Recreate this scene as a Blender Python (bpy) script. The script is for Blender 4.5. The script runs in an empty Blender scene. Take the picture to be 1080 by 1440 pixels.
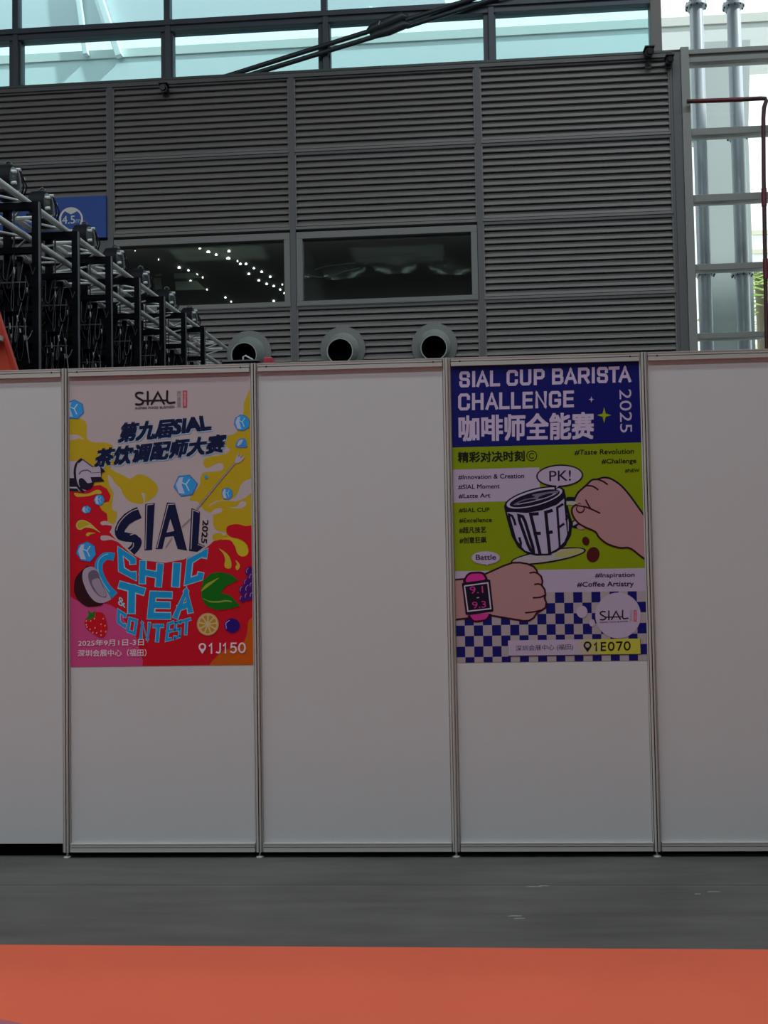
import bpy, math, random
from mathutils import Vector, Matrix

# ------------------------------------------------------------------ camera, world, light
S = bpy.context.scene
COL = S.collection
S.view_settings.view_transform = 'Standard'
S.view_settings.look = 'None'
S.view_settings.exposure = 0.0
S.view_settings.gamma = 1.0
S.view_settings.use_curve_mapping = False
S.cycles.max_bounces = 8
S.cycles.transparent_max_bounces = 16
S.cycles.caustics_reflective = False
S.cycles.caustics_refractive = False
S.cycles.sample_clamp_indirect = 4.0

FPX = 1449.586                       # focal length in pixels of the 1080 x 1440 frame
YAW, PITCH, ROLL = 0.05547, 0.04369, -0.01769
CAM = Vector((1.93153, -5.19203, 1.49615))
_f = Vector((-math.sin(YAW)*math.cos(PITCH), math.cos(YAW)*math.cos(PITCH), math.sin(PITCH)))
_r0 = Vector((math.cos(YAW), math.sin(YAW), 0)); _u0 = _r0.cross(_f)
_r = math.cos(ROLL)*_r0 + math.sin(ROLL)*_u0
_u = -math.sin(ROLL)*_r0 + math.cos(ROLL)*_u0
cd = bpy.data.cameras.new('camera'); cam = bpy.data.objects.new('camera', cd); COL.objects.link(cam)
cd.sensor_fit = 'VERTICAL'; cd.sensor_height = 24.0; cd.lens = 24.0*FPX/1440.0
cd.clip_start = 0.05; cd.clip_end = 500
cam.matrix_world = Matrix(((_r.x, _u.x, -_f.x, CAM.x), (_r.y, _u.y, -_f.y, CAM.y), (_r.z, _u.z, -_f.z, CAM.z), (0, 0, 0, 1)))
S.camera = cam

W = bpy.data.worlds.new('sky'); S.world = W; W.use_nodes = True
bg = W.node_tree.nodes['Background']; bg.inputs['Color'].default_value = (0.93, 0.98, 1.0, 1); bg.inputs['Strength'].default_value = 1.7

def area_lamp(name, loc, sx, sy, power, color=(1, 1, 1), rot=(0, 0, 0)):
    l = bpy.data.lights.new(name, 'AREA'); l.shape = 'RECTANGLE'; l.size = sx; l.size_y = sy; l.energy = power; l.color = color
    o = bpy.data.objects.new(name, l); COL.objects.link(o); o.location = loc; o.rotation_euler = rot
    return o
# rows of hall lamps under the roof
area_lamp('hall_lamp', (-6, -3.5, 13.5), 26, 1.0, 900, (0.91, 1.0, 1.02))
area_lamp('hall_lamp', (-6, -7.5, 13.5), 26, 1.0, 1000, (0.91, 1.0, 1.02))
area_lamp('hall_lamp', (-6, -24, 13.5), 26, 1.0, 600, (0.91, 1.0, 1.02))
area_lamp('hall_lamp', (11, 6.5, 13.5), 18, 1.0, 420, (0.91, 1.0, 1.02))
# high sun over the hall roof: reaches only what stands outside the glass
_s = bpy.data.lights.new('sun', 'SUN'); _s.energy = 6.0; _s.angle = 0.03
sun = bpy.data.objects.new('sun', _s); COL.objects.link(sun); sun.location = (10, -5, 30)
sun.rotation_euler = Vector((-0.74, 0.22, -0.635)).to_track_quat('-Z', 'Y').to_euler()

def ray(px, py):
    return (px-540)/FPX*_r - (py-720)/FPX*_u + _f
def at(px, py, Y):
    d = ray(px, py); t = (Y-CAM.y)/d.y
    return CAM + t*d
# the louvred wall stands 11.2 m behind the partition, turned by 1.3 degrees
BY = 0.022
BP = Vector((CAM.x, 11.2, 0)); BX = Vector((math.cos(BY), -math.sin(BY), 0)); BN = Vector((math.sin(BY), math.cos(BY), 0))
def bw(u, off=0.0, z=0.0):
    """point of the back wall's own frame: u along it, off metres behind its face"""
    return BP + u*BX + off*BN + Vector((0, 0, z))
def pb(px, py, off=0.0):
    d = ray(px, py); t = ((BP-CAM).dot(BN)+off)/d.dot(BN); P = CAM + t*d
    return (P-BP).dot(BX), P.z

# ------------------------------------------------------------------ materials
def s2l(c):
    c = c/255.0
    return c/12.92 if c <= 0.04045 else ((c+0.055)/1.055)**2.4
_m = {}
def mat(name, color, rough=0.5, metal=0.0, spec=0.5, noise=0.0, nscale=20.0, stretch=(1, 1, 1), bump=0.0, coat=0.0):
    if name in _m: return _m[name]
    m = bpy.data.materials.new(name); m.use_nodes = True; nt = m.node_tree; b = nt.nodes['Principled BSDF']
    b.inputs['Base Color'].default_value = (*color, 1); b.inputs['Roughness'].default_value = rough; b.inputs['Metallic'].default_value = metal
    b.inputs['Specular IOR Level'].default_value = spec; b.inputs['Coat Weight'].default_value = coat
    m.diffuse_color = (*color, 1)
    if noise > 0 or bump > 0:
        tc = nt.nodes.new('ShaderNodeTexCoord'); mp = nt.nodes.new('ShaderNodeMapping'); mp.inputs['Scale'].default_value = stretch
        nz = nt.nodes.new('ShaderNodeTexNoise'); nz.inputs['Scale'].default_value = nscale; nz.inputs['Detail'].default_value = 5
        nt.links.new(tc.outputs['Object'], mp.inputs['Vector']); nt.links.new(mp.outputs['Vector'], nz.inputs['Vector'])
        if noise > 0:
            mx = nt.nodes.new('ShaderNodeMix'); mx.data_type = 'RGBA'
            mx.inputs[6].default_value = (*[max(0, c*(1-noise)) for c in color], 1); mx.inputs[7].default_value = (*[min(1, c*(1+noise)) for c in color], 1)
            nt.links.new(nz.outputs['Fac'], mx.inputs[0]); nt.links.new(mx.outputs[2], b.inputs['Base Color'])
        if bump > 0:
            bp = nt.nodes.new('ShaderNodeBump'); bp.inputs['Strength'].default_value = bump; bp.inputs['Distance'].default_value = 0.002
            nt.links.new(nz.outputs['Fac'], bp.inputs['Height']); nt.links.new(bp.outputs['Normal'], b.inputs['Normal'])
    _m[name] = m; return m
def glass(name, tint, gloss=0.06, rough=0.02):
    m = bpy.data.materials.new(name); m.use_nodes = True; nt = m.node_tree; nt.nodes.remove(nt.nodes['Principled BSDF'])
    t = nt.nodes.new('ShaderNodeBsdfTransparent'); t.inputs['Color'].default_value = (*tint, 1)
    g = nt.nodes.new('ShaderNodeBsdfGlossy'); g.inputs['Roughness'].default_value = rough
    fr = nt.nodes.new('ShaderNodeFresnel'); fr.inputs['IOR'].default_value = 1.3
    ad = nt.nodes.new('ShaderNodeMath'); ad.operation = 'ADD'; ad.inputs[1].default_value = gloss-0.017; ad.use_clamp = True
    mx = nt.nodes.new('ShaderNodeMixShader')
    nt.links.new(fr.outputs['Fac'], ad.inputs[0]); nt.links.new(ad.outputs[0], mx.inputs['Fac'])
    nt.links.new(t.outputs[0], mx.inputs[1]); nt.links.new(g.outputs[0], mx.inputs[2])
    nt.links.new(mx.outputs[0], nt.nodes['Material Output'].inputs['Surface'])
    return m
def emit(name, color, strength):
    m = bpy.data.materials.new(name); m.use_nodes = True; b = m.node_tree.nodes['Principled BSDF']
    b.inputs['Emission Color'].default_value = (*color, 1); b.inputs['Emission Strength'].default_value = strength
    return m

M_white = mat('panel_white', (0.675, 0.69, 0.71), 0.38, noise=0.02, nscale=1.5)
M_alu = mat('aluminium_profile', (0.60, 0.585, 0.56), 0.45, 0.25)
M_groove = mat('groove_black', (0.03, 0.03, 0.03), 0.8)
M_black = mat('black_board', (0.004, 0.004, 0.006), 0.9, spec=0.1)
M_louvre = mat('louvre_grey', (0.27, 0.26, 0.26), 0.55, 0.0, noise=0.12, nscale=2.0)
M_mull = mat('mullion_grey', (0.155, 0.162, 0.172), 0.5)
M_frame = mat('facade_frame', (0.10, 0.125, 0.16), 0.5)
M_post = mat('facade_post_grey', (0.34, 0.36, 0.35), 0.5)
M_wframe = mat('window_frame_grey', (0.27, 0.28, 0.28), 0.5)
M_pane = glass('facade_glass', (0.74, 0.92, 0.935), 0.05)
M_pane2 = glass('clear_glass', (0.93, 0.97, 0.96), 0.05)
M_pane3 = glass('interior_glass', (0.75, 0.82, 0.78), 0.16, 0.06)
M_truss = mat('truss_aluminium', (0.84, 0.88, 0.88), 0.35, 0.1)
M_rack = mat('rack_black', (0.003, 0.004, 0.008), 0.6, spec=0.07)
M_rackedge = mat('bright_edge_grey', (0.25, 0.26, 0.28), 0.35, 0.7)  # grey for bright edges; on the racks a painted highlight
M_dark = mat('module_black', (0.006, 0.006, 0.009), 0.7, spec=0.2)
M_bar = mat('module_grey', (0.035, 0.036, 0.042), 0.6)
M_cable = mat('cable_grey', (0.16, 0.17, 0.19), 0.5)
M_conn = mat('connector_white', (0.75, 0.76, 0.78), 0.4)
M_hoist = mat('hoist_dark', (0.008, 0.009, 0.013), 0.6, spec=0.15)
M_hoist2 = mat('hoist_silver', (0.10, 0.115, 0.12), 0.35, 0.2)
M_duct = mat('duct_metal', (0.55, 0.60, 0.59), 0.4, 0.35)
M_flange = mat('duct_flange', (0.24, 0.26, 0.26), 0.55)
M_floor = None

# ------------------------------------------------------------------ mesh tools
class MB:
    def __init__(s): s.v = []; s.f = []; s.mi = []; s.ms = []
    def m(s, mt):
        if mt not in s.ms: s.ms.append(mt)
        return s.ms.index(mt)
    def add(s, vs, fs, mt):
        b = len(s.v); s.v += [tuple(v) for v in vs]; k = s.m(mt)
        for f in fs: s.f.append([b+i for i in f]); s.mi.append(k)
    def box(s, x0, x1, y0, y1, z0, z1, mt):
        v = [(x0, y0, z0), (x1, y0, z0), (x1, y1, z0), (x0, y1, z0), (x0, y0, z1), (x1, y0, z1), (x1, y1, z1), (x0, y1, z1)]
        s.add(v, [(0, 3, 2, 1), (4, 5, 6, 7), (0, 1, 5, 4), (1, 2, 6, 5), (2, 3, 7, 6), (3, 0, 4, 7)], mt)
    def tube(s, pts, r, mt, n=8, cap=True):
        pts = [Vector(p) for p in pts]; rs = r if isinstance(r, (list, tuple)) else [r]*len(pts)
        rings = []; prev = None
        for i, p in enumerate(pts):
            a = pts[max(0, i-1)]; c = pts[min(len(pts)-1, i+1)]; t = (c-a).normalized()
            if prev is None:
                x = t.orthogonal().normalized()
            else:
                x = (prev - prev.dot(t)*t).normalized()
            prev = x; y = t.cross(x)
            rings.append([p + rs[i]*(math.cos(2*math.pi*k/n)*x + math.sin(2*math.pi*k/n)*y) for k in range(n)])
        vs = [q for R in rings for q in R]; fs = []
        for i in range(len(pts)-1):
            for k in range(n):
                fs.append((i*n+k, i*n+(k+1) % n, (i+1)*n+(k+1) % n, (i+1)*n+k))
        if cap: fs.append(tuple(range(n-1, -1, -1))); fs.append(tuple((len(pts)-1)*n+k for k in range(n)))
        s.add(vs, fs, mt)
    def beam(s, p0, p1, w, h, mt, up=Vector((0, 0, 1))):
        p0 = Vector(p0); p1 = Vector(p1); t = (p1-p0).normalized(); x = t.cross(up).normalized(); y = x.cross(t)
        c = [(-w/2, -h/2), (w/2, -h/2), (w/2, h/2), (-w/2, h/2)]
        vs = [p + a*x + b*y for p in (p0, p1) for a, b in c]
        s.add(vs, [(0, 1, 2, 3), (7, 6, 5, 4), (0, 4, 5, 1), (1, 5, 6, 2), (2, 6, 7, 3), (3, 7, 4, 0)], mt)
    def prof(s, poly, a0, a1, mt, axis='x'):
        """extrude a closed profile; poly in (y, z) for axis x, (x, y) for axis z, (x, z) for axis y"""
        n = len(poly)
        def P(a, q):
            return (a, q[0], q[1]) if axis == 'x' else ((q[0], q[1], a) if axis == 'z' else (q[0], a, q[1]))
        vs = [P(a0, q) for q in poly] + [P(a1, q) for q in poly]
        fs = [(i, (i+1) % n, n+(i+1) % n, n+i) for i in range(n)] + [tuple(range(n-1, -1, -1)), tuple(range(n, 2*n))]
        s.add(vs, fs, mt)
    def lathe(s, prof, mt, c=(0, 0, 0), axis='z', n=32):
        c = Vector(c); vs = []; fs = []
        for r, h in prof:
            for k in range(n):
                a = 2*math.pi*k/n; x, y = r*math.cos(a), r*math.sin(a)
                vs.append(c + (Vector((x, y, h)) if axis == 'z' else (Vector((x, h, y)) if axis == 'y' else Vector((h, x, y)))))
        for i in range(len(prof)-1):
            for k in range(n): fs.append((i*n+k, i*n+(k+1) % n, (i+1)*n+(k+1) % n, (i+1)*n+k))
        s.add(vs, fs, mt)
    def build(s, name, parent=None, loc=None, rotz=0.0, smooth=False, bevel=0.0, **kw):
        me = bpy.data.meshes.new(name); me.from_pydata(s.v, [], s.f)
        for mt in s.ms: me.materials.append(mt)
        for p, k in zip(me.polygons, s.mi): p.material_index = k; p.use_smooth = smooth
        me.update()
        o = bpy.data.objects.new(name, me); COL.objects.link(o)
        if parent: o.parent = parent
        if loc is not None: o.location = loc
        o.rotation_euler = (0, 0, rotz)
        if smooth: 
            md = o.modifiers.new('edges', 'EDGE_SPLIT'); md.split_angle = math.radians(40)
        if bevel > 0:
            md = o.modifiers.new('bevel', 'BEVEL'); md.width = bevel; md.segments = 2; md.limit_method = 'ANGLE'
        tag(o, **kw); return o
def tag(o, label=None, cat=None, group=None, kind=None):
    if label: o['label'] = label
    if cat: o['category'] = cat
    if group: o['group'] = group
    if kind: o['kind'] = kind
    return o
def empty(name, loc, rotz=0.0, **kw):
    o = bpy.data.objects.new(name, None); COL.objects.link(o); o.location = loc; o.rotation_euler = (0, 0, rotz); o.empty_display_size = 0.1
    return tag(o, **kw)
def dup(root, loc, label):
    r = root.copy(); COL.objects.link(r); r.location = loc; r['label'] = label
    def rec(a, b):
        for ch in list(a.children):
            c = ch.copy(); COL.objects.link(c); c.parent = b; rec(ch, c)
    rec(root, r); return r

# ------------------------------------------------------------------ hall shell (structure)
def floor_material():
    m = bpy.data.materials.new('floor_concrete'); m.use_nodes = True; nt = m.node_tree; b = nt.nodes['Principled BSDF']
    tc = nt.nodes.new('ShaderNodeTexCoord'); mp = nt.nodes.new('ShaderNodeMapping'); mp.inputs['Scale'].default_value = (0.5, 4.0, 1)
    n1 = nt.nodes.new('ShaderNodeTexNoise'); n1.inputs['Scale'].default_value = 3.0; n1.inputs['Detail'].default_value = 8; n1.inputs['Roughness'].default_value = 0.65
    n2 = nt.nodes.new('ShaderNodeTexNoise'); n2.inputs['Scale'].default_value = 1.3; n2.inputs['Detail'].default_value = 3
    rp = nt.nodes.new('ShaderNodeValToRGB')
    rp.color_ramp.elements[0].position = 0.36; rp.color_ramp.elements[0].color = (0.080, 0.076, 0.075, 1)
    rp.color_ramp.elements[1].position = 0.66; rp.color_ramp.elements[1].color = (0.138, 0.132, 0.130, 1)
    mx = nt.nodes.new('ShaderNodeMix'); mx.data_type = 'FLOAT'; mx.inputs[0].default_value = 0.45
    nt.links.new(tc.outputs['Object'], mp.inputs['Vector']); nt.links.new(mp.outputs['Vector'], n1.inputs['Vector']); nt.links.new(tc.outputs['Object'], n2.inputs['Vector'])
    nt.links.new(n1.outputs['Fac'], mx.inputs[2]); nt.links.new(n2.outputs['Fac'], mx.inputs[3]); nt.links.new(mx.outputs[0], rp.inputs['Fac'])
    nt.links.new(rp.outputs['Color'], b.inputs['Base Color']); b.inputs['Roughness'].default_value = 0.5; b.inputs['Specular IOR Level'].default_value = 0.3
    return m
M_floor = floor_material()
M_wall = mat('hall_wall_grey', (0.30, 0.30, 0.31), 0.8)
b = MB(); b.box(-24, 26, -34, 12.0, -0.2, 0, M_floor); FLOOR = b.build('floor', kind='structure')
b = MB(); b.box(-0.9, 6, -0.4215, -0.4195, 0.0, 0.0006, mat('floor_joint', (0.035, 0.035, 0.035), 0.8)); b.build('floor_joint', FLOOR)
M_scuff = mat('scuff_pale', (0.30, 0.30, 0.29), 0.6)
for (x, y, w) in ((2.27, -0.45, 0.08), (2.33, -0.44, 0.05), (2.17, -0.83, 0.06), (2.19, -0.86, 0.05), (3.06, -0.52, 0.06), (3.0, -0.55, 0.03)):
    b = MB(); b.add([(x, y-0.004, 0.0008), (x+w, y-0.002, 0.0008), (x+w*1.05, y+0.007, 0.0008), (x+w*0.3, y+0.009, 0.0008)], [(0, 1, 2, 3)], M_scuff); b.build('scuff', FLOOR)
b = MB(); b.box(-24, 26, -34, 12.0, 15, 15.3, M_wall); b.build('ceiling', kind='structure')
b = MB(); b.box(-24.3, -24, -34, 12.0, 0, 15, M_wall); b.build('wall_left', kind='structure')
b = MB(); b.box(26, 26.3, -34, 12.0, 0, 15, M_wall); b.build('wall_right', kind='structure')
b = MB(); b.box(-24, 26, -34.3, -34, 0, 15, M_wall); b.build('wall_rear', kind='structure')

# ------------------------------------------------------------------ back wall: louvred panels, mullions, interior windows
BM = [-8.37, -5.34, -2.31, 0.715, 3.80]         # mullion lines
BZ = [9.36, 8.105, 6.83, 5.565, 4.30, 3.0]       # transom lines
def bbuild(b, name, u, z, off=0.0, parent=None, **kw):
    """link a mesh drawn in back-wall coordinates, with its origin moved to (u, off, z)"""
    b.v = [(x-u, y-off, zz-z) for x, y, zz in b.v]
    if parent: return b.build(name, parent, loc=None, **kw)
    return b.build(name, None, bw(u, off, z), -BY, **kw)
b = MB()                                          # solid wall behind the louvres with two window openings
w1, w2, wz0, wz1 = -5.2, 0.62, 5.60, 6.70
b.box(-13.5, 3.93, 0.16, 0.30, 6.70, 9.36, M_mull); b.box(-13.5, 3.93, 0.16, 0.30, 0, 5.60, M_mull)
b.box(-13.5, -5.25, 0.16, 0.30, 5.60, 6.70, M_mull); b.box(0.63, 3.93, 0.16, 0.30, 5.60, 6.70, M_mull); b.box(-2.35, -2.26, 0.16, 0.30, 5.60, 6.70, M_mull)
bbuild(b, 'wall_back', 0, 0, kind='structure')
for i, u in enumerate(BM):
    b = MB(); b.box(u-0.045, u+0.045, -0.045, 0.15, 0, 9.36, M_mull); bbuild(b, 'trim_%d' % (i+1), u, 0, kind='structure')
b = MB(); b.box(-13.5, 3.93, -0.05, 0.15, 9.345, 9.43, M_mull); b.box(-13.5, 3.93, -0.06, 0.1, 9.41, 9.45, mat('sill_green_grey', (0.10, 0.115, 0.11), 0.5)); bbuild(b, 'trim_6', 0, 9.36, kind='structure')
b = MB(); b.box(3.80, 3.925, -0.06, 0.15, 0, 9.45, M_mull); bbuild(b, 'trim_7', 3.86, 0, kind='structure')
rowname = ['top', 'second', 'third', 'lowest visible', 'bottom']
bayname = ['leftmost bay beside the blue sign', 'bay above the window with bright reflection spots', 'bay above the window with the wavy sheet', 'rightmost bay beside the glass']
def louvre(u0, u1, z0, z1, label):
    root = empty('louvre_panel', bw((u0+u1)/2, 0, z0), -BY, label=label, cat='louvre', group='grey louvre panels on the back wall', kind='thing')
    uc, a0, a1 = (u0+u1)/2, u0+0.045, u1-0.045
    fr = MB(); t = 0.045
    fr.box(a0, a1, -0.02, 0.15, z1-t, z1-0.004, M_mull); fr.box(a0, a1, -0.03, 0.15, z0+0.004, z0+t, M_louvre)
    fr.box(a0, a0+0.02, -0.03, 0.15, z0+t, z1-t, M_louvre); fr.box(a1-0.02, a1, -0.03, 0.15, z0+t, z1-t, M_louvre)
    bbuild(fr, 'frame', uc, z0, 0, root)
    sl = MB(); n = max(2, round((z1-z0-2*t)/0.104)); p = (z1-z0-2*t)/n
    for k in range(n):
        zt = z1-t-k*p
        sl.prof([(0.035, zt+p*0.05), (0.010, zt-p*0.45), (-0.012, zt-p*0.55), (-0.022, zt-p*0.90), (0.05, zt-p*0.86), (0.075, zt-p*0.40)], a0+0.02, a1-0.02, M_louvre)
    bbuild(sl, 'slats', uc, z0, 0, root)
    return root
bays = [(-5.34, -2.31), (-2.31, 0.715), (0.715, 3.80)]
for r_ in range(5):
    z1, z0 = BZ[r_], BZ[r_+1]
    for k, (u0, u1) in enumerate([(-8.37, -5.34)]+bays):
        if r_ == 2 and k in (1, 2): continue
        if r_ == 4 : continue
        if k == 0 and r_ >= 2: continue
        louvre(u0, u1, z0, z1, 'grey louvre panel, %s row, %s' % (rowname[r_], bayname[k]) if not (r_ == 3 and k in (1, 2)) else
               ['', 'grey louvre panel under the window with bright reflection spots', 'grey louvre panel under the dark window with the wavy sheet'][k])
b = MB(); b.box(-8.32, -5.385, -0.01, 0.15, 0, 6.80, M_mull); bbuild(b, 'trim_8', -6.8, 0, kind='structure')
b = MB(); b.box(-5.29, 3.75, -0.01, 0.15, 0, 4.29, M_mull); bbuild(b, 'trim_9', 0, 0, kind='structure')

def inner_window(i, u0, u1):
    z0, z1 = 5.565, 6.735
    b = MB(); t = 0.10; y0, y1 = -0.035, 0.16
    b.box(u0, u1, y0, y1, z1-0.06, z1+0.05, M_wframe); b.box(u0, u1, y0, y1, z0, z0+0.09, M_wframe)
    b.box(u0, u0+t, y0, y1, z0+0.09, z1-0.06, M_wframe); b.box(u1-t, u1, y0, y1, z0+0.09, z1-0.06, M_wframe)
    b.box(u0+0.02, u1-0.02, y0-0.008, y0, z0+0.012, z0+0.03, M_wframe)
    w = bbuild(b, 'window_%d' % i, (u0+u1)/2, z0, kind='structure', bevel=0.006)
    g = MB(); g.box(u0+t-0.01, u1-t+0.01, 0.05, 0.058, z0+0.08, z1-0.05, M_pane3); bbuild(g, 'pane', (u0+u1)/2, z0, 0, w)
    return w
inner_window(1, -5.29, -2.36); inner_window(2, -2.26, 0.665)
# the dark rooms behind the two interior windows
M_room = mat('dark_room', (0.07, 0.085, 0.075), 0.9)
b = MB()
b.box(-5.6, 0.9, 6.4, 6.5, 5.2, 7.0, M_room); b.box(-5.6, 0.9, 0.30, 6.5, 6.86, 7.0, M_room); b.box(-5.6, 0.9, 0.30, 6.5, 5.2, 5.35, M_room)
b.box(-5.7, -5.6, 0.30, 6.5, 5.2, 7.0, M_room); b.box(0.9, 1.0, 0.30, 6.5, 5.2, 7.0, M_room); b.box(-2.4, -2.2, 0.30, 6.5, 5.2, 7.0, M_room)
bbuild(b, 'wall_room', 0, 5.2, kind='structure')
M_spot = emit('reflection_glow', (1, 0.99, 0.95), 6.0)
area_lamp('room_fill', bw(-3.8, 1.0, 6.84), 1.6, 1.0, 16.0, (0.85, 1.0, 0.9)); area_lamp('room_fill', bw(-0.7, 1.6, 6.84), 1.6, 1.0, 9.0, (0.85, 1.0, 0.95))  # unseen fill lights added to brighten the rooms and boards
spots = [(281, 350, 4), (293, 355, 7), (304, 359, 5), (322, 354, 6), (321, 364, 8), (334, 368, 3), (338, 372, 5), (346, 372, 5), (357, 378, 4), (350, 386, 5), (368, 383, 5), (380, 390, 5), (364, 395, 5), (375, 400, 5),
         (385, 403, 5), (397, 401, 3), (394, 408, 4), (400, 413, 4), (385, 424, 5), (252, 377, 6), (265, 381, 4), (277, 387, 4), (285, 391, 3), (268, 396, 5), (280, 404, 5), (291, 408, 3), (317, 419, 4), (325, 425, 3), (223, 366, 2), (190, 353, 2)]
for k, (px, py, w) in enumerate(spots):  # glowing discs stand for hall lamps reflected in the pane
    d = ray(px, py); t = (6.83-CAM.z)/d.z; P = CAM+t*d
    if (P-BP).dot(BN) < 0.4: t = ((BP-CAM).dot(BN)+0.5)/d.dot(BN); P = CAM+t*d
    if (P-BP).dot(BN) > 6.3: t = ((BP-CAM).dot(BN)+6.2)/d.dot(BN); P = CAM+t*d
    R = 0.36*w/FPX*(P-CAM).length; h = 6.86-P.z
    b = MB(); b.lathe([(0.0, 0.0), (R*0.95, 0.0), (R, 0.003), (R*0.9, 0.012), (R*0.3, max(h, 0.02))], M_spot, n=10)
    o = b.build('reflection_spot', None, P, label='small white glow standing for a lamp reflected in the left interior window', cat='reflection', group='lamp reflections built behind the left interior window')
M_wb = mat('reflection_grey_green', (0.45, 0.5, 0.46), 0.8)  # pale boards built in place of window reflections on the pane
for (pts, lab) in (([(218, 379), (226, 378), (227, 387), (219, 388)], 'small pale board standing for a reflection in the left window, above its narrow twin'),
                   ([(216, 391), (225, 390.5), (227, 406), (218, 407)], 'narrow pale upright board standing for a reflection low in the left window'),
                   ([(244, 382), (270, 381), (282, 390), (245, 391)], 'pale slanted board standing for a reflection in the left window, upper of two wide ones'),
                   ([(246, 396), (277, 395), (289, 407), (247, 408)], 'pale slanted board standing for a reflection in the left window, lower of two wide ones')):
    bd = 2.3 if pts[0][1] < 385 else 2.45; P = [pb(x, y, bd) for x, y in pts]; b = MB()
    b.prof(P, bd, bd+0.04, M_wb, 'y'); [b.tube([(q[0], bd+0.02, q[1]-0.02), (q[0], bd+0.02, 6.865)], 0.004, M_bar, 6) for q in (((P[0][0]*0.8+P[1][0]*0.2), min(P[0][1], P[1][1])), ((P[0][0]*0.2+P[1][0]*0.8), min(P[0][1], P[1][1])))]; bbuild(b, 'reflection_board', P[0][0], P[3][1], bd, label=lab, cat='board', group='boards standing for reflections in the left window')
# crumpled clear sheet hanging behind the right interior window
M_film = glass('clear_film', (0.86, 0.89, 0.88), 0.10, 0.15)
M_film2 = mat('film_fold', (0.75, 0.8, 0.78), 0.2)
b = MB(); N = 40; vs = []; fs = []
for i in range(N+1):
    s_ = i/N; px = 426+s_*240
    top = 372-12*s_-5*math.sin(s_*3.1)+2*math.sin(s_*9)
    bot = 393-9*s_+3.5*math.sin(s_*6.3+1.2)
    for py, dy in ((top, 0.12), ((top+bot)/2, 0.16+0.03*math.sin(s_*20)), (bot, 0.13)):
        u, z = pb(px, py, dy); vs.append((u, dy, z))
for i in range(N):
    for k in range(2): fs.append((i*3+k, (i+1)*3+k, (i+1)*3+k+1, i*3+k+1))
b.add(vs, fs, M_film)
film = bbuild(b, 'plastic_sheet', -0.8, 5.8, 0.14, label='crumpled clear plastic sheet strung across the right interior window', cat='plastic sheet', smooth=True)
for pts in ([(427, 387), (438, 388), (450, 390), (462, 388.5), (474, 386), (484, 382), (497, 379), (506, 376.5)], [(443, 379), (460, 374), (478, 372), (500, 369.5)], [(640, 387), (650, 386), (660, 382), (664, 380)]):
    b = MB(); b.tube([(*[pb(x, y, 0.10)[0], 0.10], pb(x, y, 0.10)[1]) for x, y in pts], 0.007 if pts[0][0] < 430 else 0.004, M_film2, 6)
    b.v = [(x+0.8, y-0.14, z-5.8) for x, y, z in b.v]; b.build('fold', film)

# ducts through the lowest louvres
def duct(u, z, label):
    root = empty('exhaust_duct', bw(u, 0, z), -BY, label=label, cat='duct', group='round exhaust ducts on the louvres')
    b = MB(); b.lathe([(0.0, -0.05), (0.355, -0.05), (0.365, -0.046), (0.365, -0.036), (0.0, -0.036)], M_flange, axis='y', n=48); b.build('flange', root, smooth=True)
    b = MB(); n = 48; prof = [(0.262, -0.05, 0.0), (0.262, -0.075, -0.002), (0.25, -0.10, -0.01), (0.20, -0.44, -0.115), (0.205, -0.455, -0.118), (0.196, -0.455, -0.118), (0.19, -0.42, -0.11)]
    vs = []; fs = []
    for r, y, dz in prof:
        for k in range(n): a = 2*math.pi*k/n; vs.append((r*math.cos(a), y, r*math.sin(a)+dz))
    for i in range(len(prof)-1):
        for k in range(n): fs.append((i*n+k, i*n+(k+1) % n, (i+1)*n+(k+1) % n, (i+1)*n+k))
    b.add(vs, fs, M_duct); b.build('cone', root, smooth=True)
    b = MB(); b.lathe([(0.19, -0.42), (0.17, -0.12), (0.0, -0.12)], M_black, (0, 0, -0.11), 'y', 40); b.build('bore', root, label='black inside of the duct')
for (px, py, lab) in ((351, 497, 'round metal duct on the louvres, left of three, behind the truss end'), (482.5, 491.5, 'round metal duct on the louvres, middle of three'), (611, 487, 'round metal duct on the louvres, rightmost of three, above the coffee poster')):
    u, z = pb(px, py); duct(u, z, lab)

# blue height limit sign
u0, z1 = pb(-12, 283); u1, _z = pb(151.5, 277); z0 = pb(151.5, 336)[1]; z1 = pb(151.5, 277.5)[1]
SU = pb(100, 308)
root = empty('height_limit_sign', bw(SU[0], -0.09, z0), -BY, label='blue sign board reading 4.5m clearance on the grey louvres', cat='sign')
b = MB(); b.box(u0, u1, -0.09, -0.05, z0, z1, mat('sign_blue', (0.004, 0.085, 0.46), 0.5)); bbuild(b, 'board', SU[0], z0, -0.09, root)
# ------------------------------------------------------------------ flat artwork tools (print on boards and posters)
EXP = 0.33                                        # printed colour = colour on screen / light on the board
_pm = {}
def ink(rgb):
    if rgb not in _pm:
        c = [min(0.92, s2l(v)/EXP) for v in rgb]
        _pm[rgb] = mat('ink_%d_%d_%d' % rgb, c, 0.42, spec=0.35)
    return _pm[rgb]
def smooth_pts(pts, closed=True, n=5):
    out = []; N = len(pts)
    rng = range(N) if closed else range(N-1)
    for i in rng:
        if closed: p0, p1, p2, p3 = pts[(i-1) % N], pts[i], pts[(i+1) % N], pts[(i+2) % N]
        else: p0, p1, p2, p3 = pts[max(0, i-1)], pts[i], pts[i+1], pts[min(N-1, i+2)]
        for k in range(n):
            t = k/n
            out.append(tuple(0.5*((2*p1[j]) + (-p0[j]+p2[j])*t + (2*p0[j]-5*p1[j]+4*p2[j]-p3[j])*t*t + (-p0[j]+3*p1[j]-3*p2[j]+p3[j])*t**3) for j in (0, 1)))
    if not closed: out.append(tuple(pts[-1]))
    return out
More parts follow.
